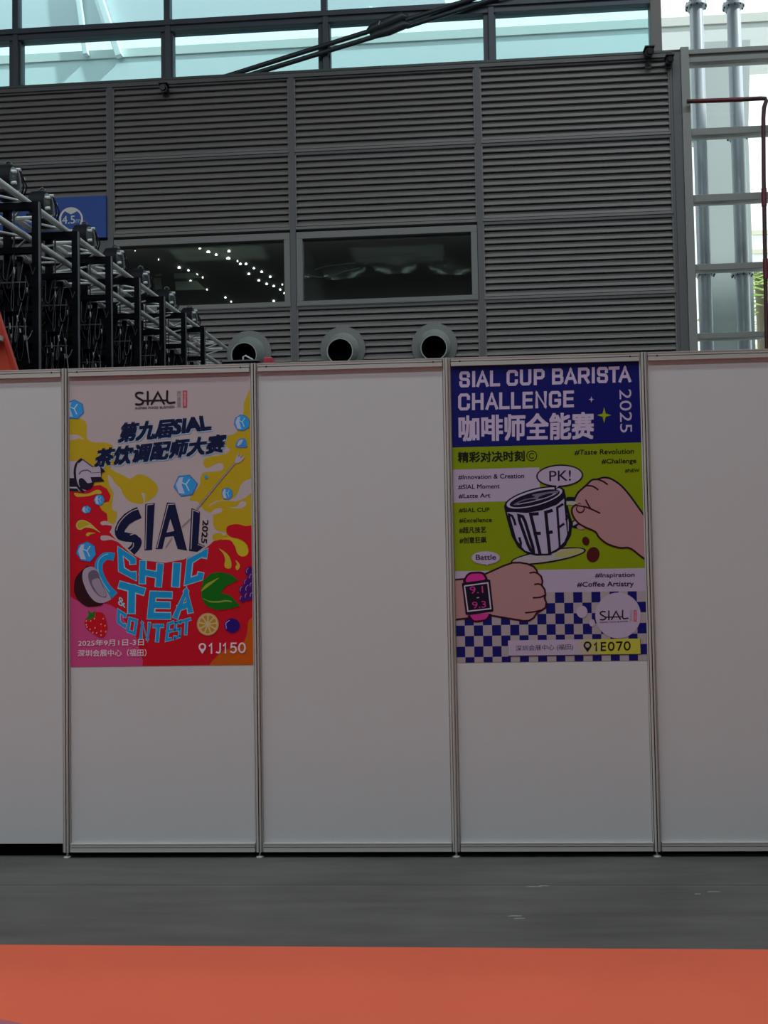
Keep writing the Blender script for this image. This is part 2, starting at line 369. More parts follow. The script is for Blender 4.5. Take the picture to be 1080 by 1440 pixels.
def ribbon(pts, w):
    """list of quads (each 4 points) along a polyline of width w (a number or one per point)"""
    ws = w if isinstance(w, (list, tuple)) else [w]*len(pts)
    if len(ws) != len(pts): ws = [ws[min(len(ws)-1, int(i*(len(ws)-1)/(len(pts)-1)))] for i in range(len(pts))]
    L = []; R = []
    for i, p in enumerate(pts):
        a = pts[max(0, i-1)]; c = pts[min(len(pts)-1, i+1)]
        d1 = Vector((p[0]-a[0], p[1]-a[1])); d2 = Vector((c[0]-p[0], c[1]-p[1]))
        if d1.length < 1e-9: d1 = d2
        if d2.length < 1e-9: d2 = d1
        d1 = d1.normalized(); d2 = d2.normalized(); t = d1+d2
        t = t.normalized() if t.length > 1e-6 else d1
        n = Vector((-t.y, t.x)); k = n.dot(Vector((-d1.y, d1.x))); k = max(k, 0.55)
        o = n*(ws[i]/2/k); L.append((p[0]+o.x, p[1]+o.y)); R.append((p[0]-o.x, p[1]-o.y))
    return [[L[i], L[i+1], R[i+1], R[i]] for i in range(len(pts)-1)]
_tc = {}
def text_shape(s, bold):
    if (s, bold) in _tc: return _tc[(s, bold)]
    c = bpy.data.curves.new('lettering', 'FONT'); c.body = s; c.size = 1; c.dimensions = '2D'; c.fill_mode = 'FRONT'; c.offset = bold; c.resolution_u = 3
    o = bpy.data.objects.new('lettering', c); COL.objects.link(o)
    dg = bpy.context.evaluated_depsgraph_get(); dg.update()
    me = bpy.data.meshes.new_from_object(o.evaluated_get(dg))
    V = [(v.co.x, v.co.y) for v in me.vertices]; F = [list(p.vertices) for p in me.polygons]
    bpy.data.objects.remove(o); bpy.data.curves.remove(c); bpy.data.meshes.remove(me)
    x0 = min(v[0] for v in V); x1 = max(v[0] for v in V); y0 = min(v[1] for v in V); y1 = max(v[1] for v in V)
    V = [((x-x0)/(x1-x0), (y1-y)/(y1-y0)) for x, y in V]
    _tc[(s, bold)] = (V, F); return V, F
def bil(q, s, t):
    a, b_, c, d = q
    return tuple((1-t)*((1-s)*a[j]+s*b_[j]) + t*((1-s)*d[j]+s*c[j]) for j in (0, 1))
GL = {  # block letters as strokes in a unit square, y down
 'S': [[(.97, .24), (.97, .1), (.85, 0), (.15, 0), (.03, .12), (.03, .36), (.15, .48), (.85, .52), (.97, .64), (.97, .88), (.85, 1), (.15, 1), (.03, .9), (.03, .76)]],
 'I': [[(.5, 0), (.5, 1)]], 'A': [[(0, 1), (.5, 0), (1, 1)], [(.2, .68), (.8, .68)]], 'L': [[(0, 0), (0, 1), (1, 1)]],
 'C': [[(1, .26), (1, .12), (.82, 0), (.18, 0), (0, .14), (0, .86), (.18, 1), (.82, 1), (1, .88), (1, .74)]],
 'U': [[(0, 0), (0, .86), (.18, 1), (.82, 1), (1, .86), (1, 0)]], 'P': [[(0, 1), (0, 0), (.8, 0), (1, .12), (1, .45), (.8, .57), (0, .57)]],
 'B': [[(0, 0), (.78, 0), (.95, .1), (.95, .38), (.8, .48), (0, .48)], [(.8, .48), (1, .6), (1, .88), (.82, 1), (0, 1), (0, 0)]],
 'R': [[(0, 1), (0, 0), (.8, 0), (1, .12), (1, .42), (.8, .54), (0, .54)], [(.55, .54), (1, 1)]],
 'T': [[(0, 0), (1, 0)], [(.5, 0), (.5, 1)]], 'H': [[(0, 0), (0, 1)], [(1, 0), (1, 1)], [(0, .5), (1, .5)]],
 'E': [[(1, 0), (0, 0), (0, 1), (1, 1)], [(0, .49), (.92, .49)]], 'N': [[(0, 1), (0, 0), (1, 1), (1, 0)]],
 'G': [[(1, .2), (.98, .1), (.82, 0), (.18, 0), (0, .14), (0, .86), (.18, 1), (.82, 1), (1, .86), (1, .57), (.6, .57)]],
 'c': [[(1, .09), (1, 0), (0, 0), (0, 1), (1, 1), (1, .91)]], 's': [[(1, .1), (1, 0), (0, 0), (0, .48), (1, .52), (1, 1), (0, 1), (0, .9)]], 'o': [[(.5, 0), (0, 0), (0, 1), (1, 1), (1, 0), (.5, 0)]],
 '1': [[(.05, .22), (.62, 0), (.62, 1)]], 'J': [[(.95, 0), (.95, .72), (.84, .93), (.6, 1), (.35, 1), (.1, .93)]],
 '5': [[(.92, 0), (.16, 0), (.10, .44), (.32, .36), (.62, .36), (.86, .46), (.97, .66), (.88, .87), (.64, .99), (.34, 1), (.04, .90)]],
 '7': [[(0, 0), (1, 0), (.36, 1)]], '0': [[(.5+.5*math.sin(t), .5-.5*math.cos(t)) for t in [2*math.pi*k/20 for k in range(21)]]],
 'O': [[(.5, 0), (.18, 0), (0, .14), (0, .86), (.18, 1), (.82, 1), (1, .86), (1, .14), (.82, 0), (.5, 0)]],
 'F': [[(1, 0), (0, 0), (0, 1)], [(0, .5), (.85, .5)]],
}
class Art:
    """print built up in layers on a plane: F = (x0, y0, scale) is the crop the points were read in"""
    def __init__(s, plane, clip=None, layer=None):
        s.plane = plane; s.clip = clip; s.b = MB(); s.k = layer if layer else [0]; s.F = (0, 0, 1)
    def px(s, p): return (s.F[0]+p[0]/s.F[2], s.F[1]+p[1]/s.F[2])
    def face(s, pts, rgb, lift=None):
        P = [s.plane(*s.px(p)) for p in pts]
        if s.clip:
            for (nx, nz, c) in s.clip:            # keep nx*u + nz*z <= c
                out = []
                for i in range(len(P)):
                    A, B = P[i-1], P[i]; da, db = nx*A[0]+nz*A[1]-c, nx*B[0]+nz*B[1]-c
                    if (da <= 0) != (db <= 0):
                        t = da/(da-db); out.append((A[0]+t*(B[0]-A[0]), A[1]+t*(B[1]-A[1])))
                    if db <= 0: out.append(B)
                P = out
                if len(P) < 3: return
        area = sum(P[i-1][0]*P[i][1]-P[i][0]*P[i-1][1] for i in range(len(P)))
        if abs(area) < 1e-9: return
        if area < 0: P = P[::-1]
        s.n = getattr(s, 'n', 0)+1
        y = -(s.k[0]*0.000015+(s.n % 7)*2e-6)
        s.b.add([(u, y, z) for u, z in P], [tuple(range(len(P)))], ink(rgb))
    def poly(s, pts, rgb, sm=False, F=None):
        if F: s.F = F
        s.k[0] += 1; s.face(smooth_pts(pts) if sm else pts, rgb)
    def quads(s, qs, rgb):
        for q in qs: s.face(q, rgb)
    def stroke(s, pts, w, rgb, sm=False, F=None, closed=False, dots=True):
        if F: s.F = F
        s.k[0] += 1
        if sm: pts = smooth_pts(pts, closed)
        if closed: pts = list(pts)+[pts[0]]
        s.quads(ribbon(pts, w), rgb)
        if dots and not closed and not isinstance(w, (list, tuple)):
            for p in (pts[0], pts[-1]): s.face([(p[0]+w/2*math.cos(a*math.pi/5), p[1]+w/2*math.sin(a*math.pi/5)) for a in range(10)], rgb)
    def ell(s, cx, cy, rx, ry, rgb, rot=0.0, F=None, n=36):
        if F: s.F = F
        s.k[0] += 1; c, d = math.cos(rot), math.sin(rot)
        s.face([(cx+rx*math.cos(a)*c-ry*math.sin(a)*d, cy+rx*math.cos(a)*d+ry*math.sin(a)*c) for a in [2*math.pi*i/n for i in range(n)]], rgb)
    def text(s, t, quad, rgb, bold=0.0, F=None):
        if F: s.F = F
        s.k[0] += 1; V, Fc = text_shape(t, 0)
        h = (math.dist(quad[0], quad[3])+math.dist(quad[1], quad[2]))/2*bold
        for i, (dx, dy) in enumerate(((0, 0), (-h, -h), (h, -h), (-h, h), (h, h)) if bold > 0 else ((0, 0),)):
            y = -(s.k[0]*0.000015+i*2.5e-6)
            P = [s.plane(*s.px((a+dx, b_+dy))) for a, b_ in (bil(quad, *v) for v in V)]
            s.b.add([(u, y, z) for u, z in P], [tuple(f) for f in Fc], ink(rgb))
    def glyph(s, ch, quad, rgb, tw, th=None, F=None, w=None):
        """block letter; tw = stroke width in unit x; strokes are inset so the quad is the outer outline"""
        if F: s.F = F
        s.k[0] += 1
        W_ = (math.dist(quad[0], quad[1])+math.dist(quad[3], quad[2]))/2; H_ = (math.dist(quad[0], quad[3])+math.dist(quad[1], quad[2]))/2
        wpx = w if w else tw*W_
        ix, iy = min(0.45, wpx/2/max(W_, 1e-6)), min(0.45, wpx/2/max(H_, 1e-6))
        if ch == 'A': ix *= 0.9
        for st in GL[ch]:
            pts = [bil(quad, ix+(1-2*ix)*x, iy+(1-2*iy)*y) for x, y in st]
            ext = []
            for e, o_ in ((0, 1), (-1, -2)):
                d = Vector((pts[e][0]-pts[o_][0], pts[e][1]-pts[o_][1])).normalized()*wpx/2
                ext.append((pts[e][0]+d.x, pts[e][1]+d.y) if ch not in 'Oo0' else pts[e])
            pts = [ext[0]]+pts[1:-1]+[ext[1]]
            s.quads(ribbon(pts, wpx), rgb)
            for p in pts[1:-1]: s.face([(p[0]+wpx*0.5*math.cos(a*math.pi/4), p[1]+wpx*0.5*math.sin(a*math.pi/4)) for a in range(8)], rgb)
    def part(s, name, parent, o=(0, 0, 0), **kw):
        s.b.v = [(x-o[0], y-o[1], z-o[2]) for x, y, z in s.b.v]
        r = s.b.build(name, parent, **kw); s.b = MB(); return r

# artwork of the height sign
lay = [0]
A = Art(lambda x, y: pb(x, y, -0.091), None, lay); A.F = (0, 220, 6.353)
GREY = (150, 152, 150)
o_ = (SU[0], 0.0, z0)
ring = [(635+98*math.cos(a), 560+98*math.sin(a)) for a in [2*math.pi*i/40 for i in range(40)]]
A.stroke(ring, 17, GREY, closed=True)
A.poly([(548, 505), (575, 480), (600, 468), (635, 462), (670, 468), (695, 480), (722, 505), (690, 488), (633, 518), (578, 488)], GREY)
A.k[0] += 30; A.part('clearance_symbol', root, (o_[0], 0.001, o_[2]))
A.text('4.5', [(555, 533), (668, 528), (670, 598), (555, 604)], (170, 172, 172), 0.01); A.text('m', [(676, 562), (720, 561), (720, 592), (676, 594)], (120, 125, 135))
A.k[0] += 10; A.part('lettering', root, (o_[0], 0.001, o_[2]))

# cctv cameras on the wall
M_cctv = mat('camera_black', (0.008, 0.008, 0.01), 0.35)
def cctv(px, py, w, label, foot):
    u, z = pb(px, py, -0.12); root = empty('security_camera', bw(u, -0.12, z), -BY, label=label, cat='camera')
    b = MB(); b.tube([(0, 0.06, 0.01), (0, -0.10, -0.012)], [w*0.45, w*0.5], M_cctv, 14); b.tube([(0, -0.10, -0.012), (0, -0.13, -0.016)], [w*0.36, w*0.3], M_cctv, 14); b.build('housing', root, smooth=True)
    b = MB(); b.box(-w*0.55, w*0.55, -0.13, 0.06, w*0.42, w*0.55, M_cctv); b.build('hood', root)
    b = MB(); b.beam((0, 0.02, -w*0.3), (0, 0.05, -foot), 0.03, 0.03, M_bar, Vector((1, 0, 0))); b.box(-0.05, 0.05, 0.05, 0.07, -foot-0.05, -foot+0.05, M_bar); b.build('bracket', root)
cctv(232, 126.5, 0.13, 'small black security camera under the high windows, over the left bays', 0.03)
cctv(912, 76, 0.14, 'black security camera on a bracket at the top corner of the louvres', 0.16)
cctv(940.5, 87, 0.12, 'black security camera right beside the corner post, lower of the pair', 0.03)

# ------------------------------------------------------------------ high facade glazing
GU = [-12.35, -9.7, -7.02, -4.41, -1.77, 0.94, 3.6]
GZ0, GZ1, GZ2 = 9.43, 10.39, 15.0
for i, u in enumerate(GU):
    b = MB()
    if i == 6: b.box(u-0.095, u+0.075, 0.05, 0.28, GZ0, GZ2, mat('mullion_warm_grey', (0.22, 0.215, 0.20), 0.5))
    else:
        b.box(u-0.10, u+0.10, 0.10, 0.28, GZ0, GZ1, M_frame); b.box(u-0.02, u+0.075, 0.04, 0.10, GZ0, GZ1, M_frame)
        b.box(u-0.05, u+0.05, 0.10, 0.28, GZ1, GZ2, M_frame)
    bbuild(b, 'trim_%d' % (20+i), u, GZ0, kind='structure', bevel=0.008)
b = MB(); b.box(-13.5, 3.6, 0.06, 0.28, GZ1-0.10, GZ1+0.10, M_frame); b.box(-13.5, 3.6, 0.02, 0.06, GZ1-0.01, GZ1+0.02, M_frame); bbuild(b, 'trim_30', -5, GZ1, kind='structure', bevel=0.006)
b = MB(); b.box(-13.5, 3.6, 0.10, 0.28, GZ0, GZ0+0.05, M_frame); bbuild(b, 'trim_31', -5, GZ0, kind='structure')
n = 3
for i in range(len(GU)-1):
    for (za, zb) in ((GZ0+0.05, GZ1-0.10), (GZ1+0.10, GZ2)):
        b = MB(); b.box(GU[i]+0.05, GU[i+1]-0.05, 0.18, 0.19, za, zb, M_pane); bbuild(b, 'window_%d' % n, (GU[i]+GU[i+1])/2, za, kind='structure'); n += 1
# right-hand curtain wall
b = MB(); b.box(3.93, 4.06, -0.08, 0.2, 0, 9.48, M_post); bbuild(b, 'trim_32', 4.0, 0, kind='structure', bevel=0.006)
for k, (zz, h) in enumerate(((9.335, 0.17), (8.125, 0.11), (7.06, 0.115), (5.96, 0.10), (4.87, 0.09), (3.7, 0.09), (2.5, 0.09), (1.3, 0.09))):
    b = MB(); b.box(4.06, 13, -0.02, 0.2, zz-h/2, zz+h/2, M_post)
    if k == 0: b.box(4.06, 13, -0.06, -0.02, zz+0.03, zz+h/2+0.02, M_post)
    bbuild(b, 'trim_%d' % (33+k), 8, zz, kind='structure', bevel=0.006)
for k, u in enumerate((5.55, 7.4, 9.4, 11.4)):
    b = MB(); b.box(u-0.05, u+0.05, 0.0, 0.2, 0, 15, M_post); bbuild(b, 'trim_%d' % (45+k), u, 0, kind='structure')
cu = [4.06, 5.55, 7.4, 9.4, 11.4, 13]
for i in range(5):
    b = MB(); b.box(cu[i], cu[i+1], 0.10, 0.11, 0, 9.3, M_pane2); bbuild(b, 'window_%d' % n, (cu[i]+cu[i+1])/2, 0, kind='structure'); n += 1
    b = MB(); b.box(3.68 if i == 0 else cu[i], cu[i+1], 0.18, 0.19, 9.43, 15, M_pane2); bbuild(b, 'window_%d' % n, (cu[i]+cu[i+1])/2, 9.43, kind='structure'); n += 1
b = MB(); b.box(13, 26, 0, 0.3, 0, 15, M_wall); b.box(-24, -13.5, 0, 0.3, 0, 15, M_wall); bbuild(b, 'wall_end', 0, 0, kind='structure')

# twin steel tie rods in front of the glazing
M_rod = mat('tie_rod_steel', (0.055, 0.072, 0.085), 0.4, 0.3)
OFF = -0.012
def rp(px, py): u, z = pb(px, py, OFF); return Vector((u, OFF, z))
root = empty('tie_rod', bw(*[rp(550, 40)[0], OFF, rp(550, 40)[2]]), -BY, label='dark twin steel tie rods slanting up across the high windows', cat='tie rod')
oc = rp(550, 40)
for (a, b_) in (((307, 110.8), (527, 41.5)), ((334, 110.8), (530, 50.5)), ((570, 28.5), (760, -32)), ((572, 37.5), (790, -32))):
    b = MB(); b.tube([rp(*a)-oc, rp(*b_)-oc], 0.039, M_rod, 12); b.build('rod', root, smooth=True)
b = MB(); b.tube([rp(518, 44.5)-oc, rp(523, 41)-oc, rp(538, 35)-oc, rp(566, 23.5)-oc, rp(573, 25)-oc], [0.05, 0.075, 0.09, 0.08, 0.05], M_rod, 12)
b.tube([rp(521, 52)-oc, rp(528, 49)-oc, rp(546, 44)-oc, rp(568, 35)-oc, rp(576, 35)-oc], [0.045, 0.06, 0.072, 0.07, 0.045], M_rod, 12)
b.build('coupler', root, smooth=True)
b = MB(); b.beam(rp(535, 33.5)-oc+Vector((0, -0.09, 0)), rp(533, 39)-oc+Vector((0, -0.09, 0)), 0.02, 0.02, M_post, Vector((0, 1, 0))); b.build('pin', root)
# brown pipe along the curtain wall
M_pipe = mat('pipe_brown', (0.085, 0.035, 0.032), 0.45)
M_pipe2 = mat('pipe_red', (0.19, 0.03, 0.04), 0.45)
def pp(px, py): u, z = pb(px, py, -0.16); return Vector((u, -0.16, z))
oc = pp(1020, 142)
root = empty('water_pipe', bw(oc[0], -0.16, oc[2]), -BY, label='thin brown pipe bending down in front of the right glass wall', cat='pipe')
b = MB(); b.tube([pp(966, 142.6)-oc, pp(1030, 140.6)-oc, pp(1070, 138.4)-oc, pp(1076, 138.6)-oc, pp(1077.5, 142)-oc, pp(1074.5, 151)-oc, pp(1073.5, 166)-oc, pp(1074, 250)-oc, pp(1077, 420)-oc, pp(1080, 560)-oc], 0.033, M_pipe, 10); b.build('tube', root, smooth=True)
for (q0, q1, rr) in (((975, 142.4), (1044, 140), 0.035), ((1074.2, 265), (1074.6, 290), 0.040), ((1076.3, 364), (1077, 392), 0.040)):
    b = MB(); b.tube([pp(*q0)-oc, pp(*q1)-oc], rr, M_pipe2, 10); b.build('red_band', root, smooth=True, label='dark red painted length of the pipe')

# ------------------------------------------------------------------ outdoors, beyond the glass
M_out = mat('outdoor_white', (0.80, 0.85, 0.84), 0.8)
M_coping = mat('outdoor_coping', (0.74, 0.77, 0.72), 0.8)
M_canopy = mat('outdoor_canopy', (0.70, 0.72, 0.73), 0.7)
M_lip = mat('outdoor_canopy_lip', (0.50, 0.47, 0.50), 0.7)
M_strut = mat('outdoor_strut', (0.86, 0.88, 0.88), 0.5)
M_col = mat('outdoor_pipe', (0.52, 0.56, 0.62), 0.3, 0.2)
M_pier = mat('outdoor_pier', (0.74, 0.82, 0.81), 0.8)
b = MB(); b.box(-60, 60, 0.31, 60, -0.3, -0.02, mat('outdoor_paving', (0.6, 0.6, 0.58), 0.9)); bbuild(b, 'ground', 0, -0.3, kind='structure')
OD = 7.0
zt = pb(480, 58, OD)[1]
root = empty('parapet_wall', bw(-2, OD, 0), -BY, label='long pale wall outside, seen through the high windows', cat='wall', kind='thing')
b = MB(); zl = pb(1070, 96, OD)[1]; b.box(-16, 14, OD, OD+0.3, zl, zt-0.10, M_out); b.box(-16, 5.4, OD, OD+0.3, 0, zl, M_out); bbuild(b, 'wall_face', -2, 0, OD, root)
b = MB(); b.box(-16, 14, OD-0.04, OD+0.4, zt-0.10, zt+0.10, M_coping); bbuild(b, 'coping', -2, 0, OD, root)
zc = pb(480, 32, OD)[1]
root = empty('canopy_beam', bw(-2, OD, zc), -BY, label='broad pale canopy beam outside above the white strip of sky', cat='canopy')
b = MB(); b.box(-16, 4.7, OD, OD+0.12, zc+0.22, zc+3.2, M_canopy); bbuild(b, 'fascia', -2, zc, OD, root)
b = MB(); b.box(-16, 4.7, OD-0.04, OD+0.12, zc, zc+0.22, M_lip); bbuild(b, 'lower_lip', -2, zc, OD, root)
def strut(p0, p1, w, label, off=OD-0.13):
    a = pb(*p0, off); c = pb(*p1, off); b = MB()
    b.beam((a[0], off, a[1]), (c[0], off, c[1]), w, w, M_strut, Vector((0, 1, 0)))
    bbuild(b, 'canopy_strut', a[0], a[1], off, label=label, cat='strut', group='white struts outside the high windows', bevel=0.02)
strut((128, -40), (168, 80), 0.16, 'slanting white strut outside, seen through the leftmost high pane')
strut((106, -40), (121, 78), 0.13, 'upright white strut outside, beside the slanting one')
strut((520.5, 10), (521, 36), 0.08, 'short white stub outside, just above the tie rod coupler', OD-0.08)
# round columns outside the right glass
def column(p_top, p_mid, r, label):
    off = 3.0; a = pb(*p_mid, off)
    root = empty('outdoor_column', bw(a[0], off, 0), -BY, label=label, cat='column', group='round columns outside the right glass')
    b = MB(); b.lathe([(r, 0), (r, 15)], M_col, n=36); b.build('shaft', root, smooth=True)
    for py in (8, 191, 385, 560):
        z = pb(p_mid[0], py, off)[1]; b = MB(); b.lathe([(r, -0.03), (r+0.075, -0.03), (r+0.075, 0.03), (r, 0.03)], M_col, (0, 0, z), n=36); b.build('collar', root, smooth=True)
        b = MB()
        for k in range(10):
            an = 2*math.pi*k/10+0.2; x, y = (r+0.055)*math.cos(an), (r+0.055)*math.sin(an); b.tube([(x, y, z-0.055), (x, y, z+0.055)], 0.014, M_bar, 6)
        b.build('bolts', root)
column((982, 40), (988, 300), 0.125, 'grey round column outside the right glass, next to the corner post')
column((1031, 40), (1041, 300), 0.125, 'grey round column outside the right glass, farther from the corner post')
off = 3.9
ua, ub = pb(989, 330, off)[0], pb(1057, 330, off)[0]
b = MB(); b.box(ua, ub, off, off+0.5, 0, 9.6, M_pier); b.prof([(ua-0.05, 9.6), (ub, 9.6), (ub+0.10, 11.5), (ua-0.1, 11.5)], off, off+0.5, M_pier, 'y'); bbuild(b, 'outdoor_pier', (ua+ub)/2, 0, off, label='wide pale pier standing behind the two round columns', cat='pier', kind='thing')
# palm outside
random.seed(5)
P = bw(pb(1071, 440, 9.0)[0], 9.0, 0); zc2 = pb(1071, 385, 9.0)[1]
root = empty('palm_tree', P, 0, label='green palm tree outside the right glass wall', cat='tree')
b = MB(); b.tube([(0, 0, -0.02), (0.05, 0, zc2*0.5), (0.0, 0, zc2)], [0.2, 0.16, 0.13], mat('palm_trunk', (0.22, 0.19, 0.14), 0.9), 12); b.build('trunk', root, smooth=True)
ML = mat('palm_leaf', (0.40, 0.55, 0.14), 0.5)
b = MB()
for k in range(26):
    an = k*2.4; el = random.uniform(-0.3, 0.9); L = random.uniform(1.1, 1.7); dx, dy = math.cos(an), math.sin(an); pts = []
    for i in range(12):
        t = i/11; pts.append(Vector((dx*L*t, dy*L*t, zc2 + math.sin(el)*L*t - 1.3*t*t*L)))
    side = Vector((-dy, dx, 0))
    for i in range(1, 12):
        for sg in (-1, 1):
            w = 0.36*math.sin(math.pi*min(1, i/11*0.9+0.08)); tip = pts[i] + sg*side*w + Vector((dx, dy, 0))*0.12 - Vector((0, 0, 0.16*random.random()+0.05))
            b.add([pts[i], pts[i]+0.4*(pts[i]-pts[i-1]), tip], [(0, 1, 2)], ML)
b.build('crown', root)
# far pale tower
b = MB(); p0 = pb(1058, 312, 60); p1 = pb(1069, 312, 60)
b.box(p0[0], p1[0]+4, 60, 66, 0, p0[1], M_out)
for k in range(10): b.box(p0[0]-0.2, p1[0]+4.2, 59.8, 60, p0[1]-1.0-k*1.4, p0[1]-0.7-k*1.4, mat('tower_band', (0.55, 0.52, 0.42), 0.8))
bbuild(b, 'distant_tower', p0[0], 0, 60, label='distant pale tower above the palm, through the right glass', cat='building')
# ------------------------------------------------------------------ partition of white panels
PW = 0.9865
PX = [-PW, 0.0, PW, 2*PW, 3*PW, 4*PW]
def post_profile(turn):
    """octagonal upright of 40 mm with a groove in each face"""
    pts = []; R = 0.0205
    for k in range(8):
        a = math.pi/8*(2*k)+turn; n = Vector((math.cos(a), math.sin(a))); t = Vector((-n.y, n.x)); h = R*math.tan(math.pi/8)
        for s_, d in ((-h, R), (-0.0027, R), (-0.0027, R-0.009), (0.0027, R-0.009), (0.0027, R), (h, R)): pts.append(tuple(n*d+t*s_))
    out = []
    for p in pts:
        if not out or math.dist(p, out[-1]) > 1e-5: out.append(p)
    return out
def make_post(x, turn, label):
    root = empty('upright_post', (x, 0.0205, 0), label=label, cat='post', group='aluminium uprights of the white partition')
    b = MB(); b.prof(post_profile(turn), 0.028, 2.5, M_alu, 'z'); b.box(-0.0125, 0.0125, -0.0115, 0.0115, 0.026, 2.498, M_groove) if turn == 0 else b.lathe([(0.0113, 0.027), (0.0113, 2.498)], M_groove, n=8)
    b.build('shaft', root)
    b = MB(); b.lathe([(0.0, 0.0), (0.020, 0.0), (0.020, 0.003), (0.012, 0.007), (0.005, 0.009), (0.005, 0.04)], M_alu, n=16); b.build('foot', root)
make_post(PX[0], 0, 'aluminium upright post at the far left end of the white partition')
make_post(PX[1], 0, 'aluminium upright post left of the tea contest poster')
make_post(PX[2], 0, 'aluminium upright post right of the tea contest poster')
make_post(PX[3], math.pi/8, 'finely grooved aluminium upright post left of the coffee poster')
make_post(PX[4], 0, 'aluminium upright post right of the coffee poster')
make_post(PX[5], 0, 'aluminium upright post at the far right end of the white partition')
SHEET = 0.016                                     # the sheets stand 16 mm behind the front of the posts
def panel(i, label, bottom=True):
    x0, x1 = PX[i]+0.0205, PX[i+1]-0.0205; xc = (x0+x1)/2; h = (x1-x0)/2-0.0017
    root = empty('partition_panel', (xc, SHEET, 0), label=label, cat='partition panel', group='white sheets of the partition', kind='thing')
    b = MB(); b.box(-h, h, 0, 0.004, 0.070, 2.462, M_white); b.build('sheet', root)
    def rail(z0, z1, name):
        b = MB(); y0, y1 = -0.0145, 0.02; H = z1-z0
        b.box(-h, h, y0, y1, z0, z0+H*0.50, M_alu); b.box(-h, h, y0, y1, z0+H*0.585, z1, M_alu); b.box(-h, h, y0+0.006, y1, z0+H*0.50, z0+H*0.585, M_groove)
        b.box(-h, h, y0-0.0015, y0, z0, z0+H*0.10, M_alu); b.box(-h, h, y0-0.0015, y0, z1-H*0.12, z1, M_alu)
        r = b.build(name, root)
        if name == 'top_rail':
            for sx in (-h+0.045, h-0.045):
                b = MB(); b.tube([(sx, y0+0.008, z0+H*0.545), (sx, y0-0.001, z0+H*0.545)], 0.0045, M_groove, 10); b.build('lock', r)
        return r
    rail(2.4565, 2.4985, 'top_rail')
    if bottom: rail(0.030, 0.072, 'bottom_rail')
    return root
panel(0, 'blank white panel left of the tea contest poster, with no rail along its foot', bottom=False)
panel(1, 'white panel that carries the red and yellow tea contest poster')
panel(2, 'blank white panel between the two posters')
panel(3, 'white panel that carries the green and blue coffee poster')
panel(4, 'blank white panel right of the coffee poster')
b = MB(); b.box(PX[0]-0.01, PX[5]+0.01, 0.055, 0.075, 0.0, 0.12, M_black); b.build('baseboard_front', kind='structure')

# carpets
M_carpet = mat('carpet_red', (0.80, 0.15, 0.085), 0.95, spec=0.1, noise=0.06, nscale=2.5, bump=0.4)
b = MB(); b.prof([(-18, -1.03), (20, -1.33), (20, -3.3), (-18, -3.0)], 0.0, 0.005, M_carpet, 'z'); b.build('floor_carpet', None, (0, 0, 0), label='flat orange red carpet along the bottom of the view', cat='carpet', kind='thing')
b = MB(); b.lathe([(0, 0.006), (0.5, 0.006), (0.495, 0.008), (0, 0.008)], mat('mat_purple', (0.42, 0.13, 0.17), 0.9), n=64); b.build('floor_mat', None, (0.345, -2.312, 0), label='purple rounded mat edge in the bottom left corner on the red carpet', cat='mat', kind='thing')

# ------------------------------------------------------------------ posters
def wall_plane(x, y):
    d = ray(x, y); t = (SHEET-0.0012-CAM.y)/d.y; p = CAM+t*d
    return p.x, p.z
A1 = (92, 530, 7.714); A2 = (222, 530, 7.714); A3 = (92, 660, 7.714); A4 = (222, 660, 7.714); A5 = (92, 800, 7.714); A6 = (222, 800, 7.714)
F1 = (90, 520, 4.0); F2 = (90, 720, 4.0)
B1 = (630, 505, 7.714); B2 = (770, 505, 7.714); B3 = (630, 645, 7.714); B4 = (770, 645, 7.714); B5 = (630, 780, 7.714); B6 = (770, 780, 7.448)
C1 = (625, 500, 3.724); D1 = (625, 720, 3.724); PXF = (0, 0, 1)

def line_letters(F, items, tl, tr, bl, br, w, col=(128, 118, 138)):
    """letters between x0 and x1, tops on the line tl-tr and feet on bl-br"""
    for ch, x0, x1 in items:
        ty = lambda x: tl[1]+(tr[1]-tl[1])*(x-tl[0])/(tr[0]-tl[0]); by = lambda x: bl[1]+(br[1]-bl[1])*(x-bl[0])/(br[0]-bl[0])
        a.glyph(ch, [(x0, ty(x0)), (x1, ty(x1)), (x1, by(x1)), (x0, by(x0))], col, 0, F=F, w=w)
def poster(i, zbot, label, base):
    x0, x1 = PX[i]+0.0210, PX[i+1]-0.0210; z1 = 2.4560
    o = (x0, SHEET-0.0004, zbot)
    b = MB(); b.box(0, x1-x0, -0.0006, 0, 0, z1-zbot, ink(base))
    r = b.build('event_poster', None, o, label=label, cat='poster', group='event posters on the white partition')
    clip = [(-1, 0, -x0-0.0005), (1, 0, x1-0.0005), (0, 1, z1-0.0005), (0, -1, -zbot-0.0005)]
    a = Art(wall_plane, clip, [56])
    return r, a, (x0, 0, zbot)
WH = (122, 114, 117); YE = (124, 106, 14); RD = (128, 4, 20); PK = (128, 44, 84); OR = (128, 56, 4); NV = (5, 8, 38); CY = (8, 98, 142); LC = (96, 136, 165); BLU = (30, 100, 165); LIL = (118, 110, 128)
z_tea = wall_plane(225, 936.5)[1]
r, a, o = poster(1, z_tea, 'red and yellow tea contest poster with big navy letters over a splashing cup', WH)
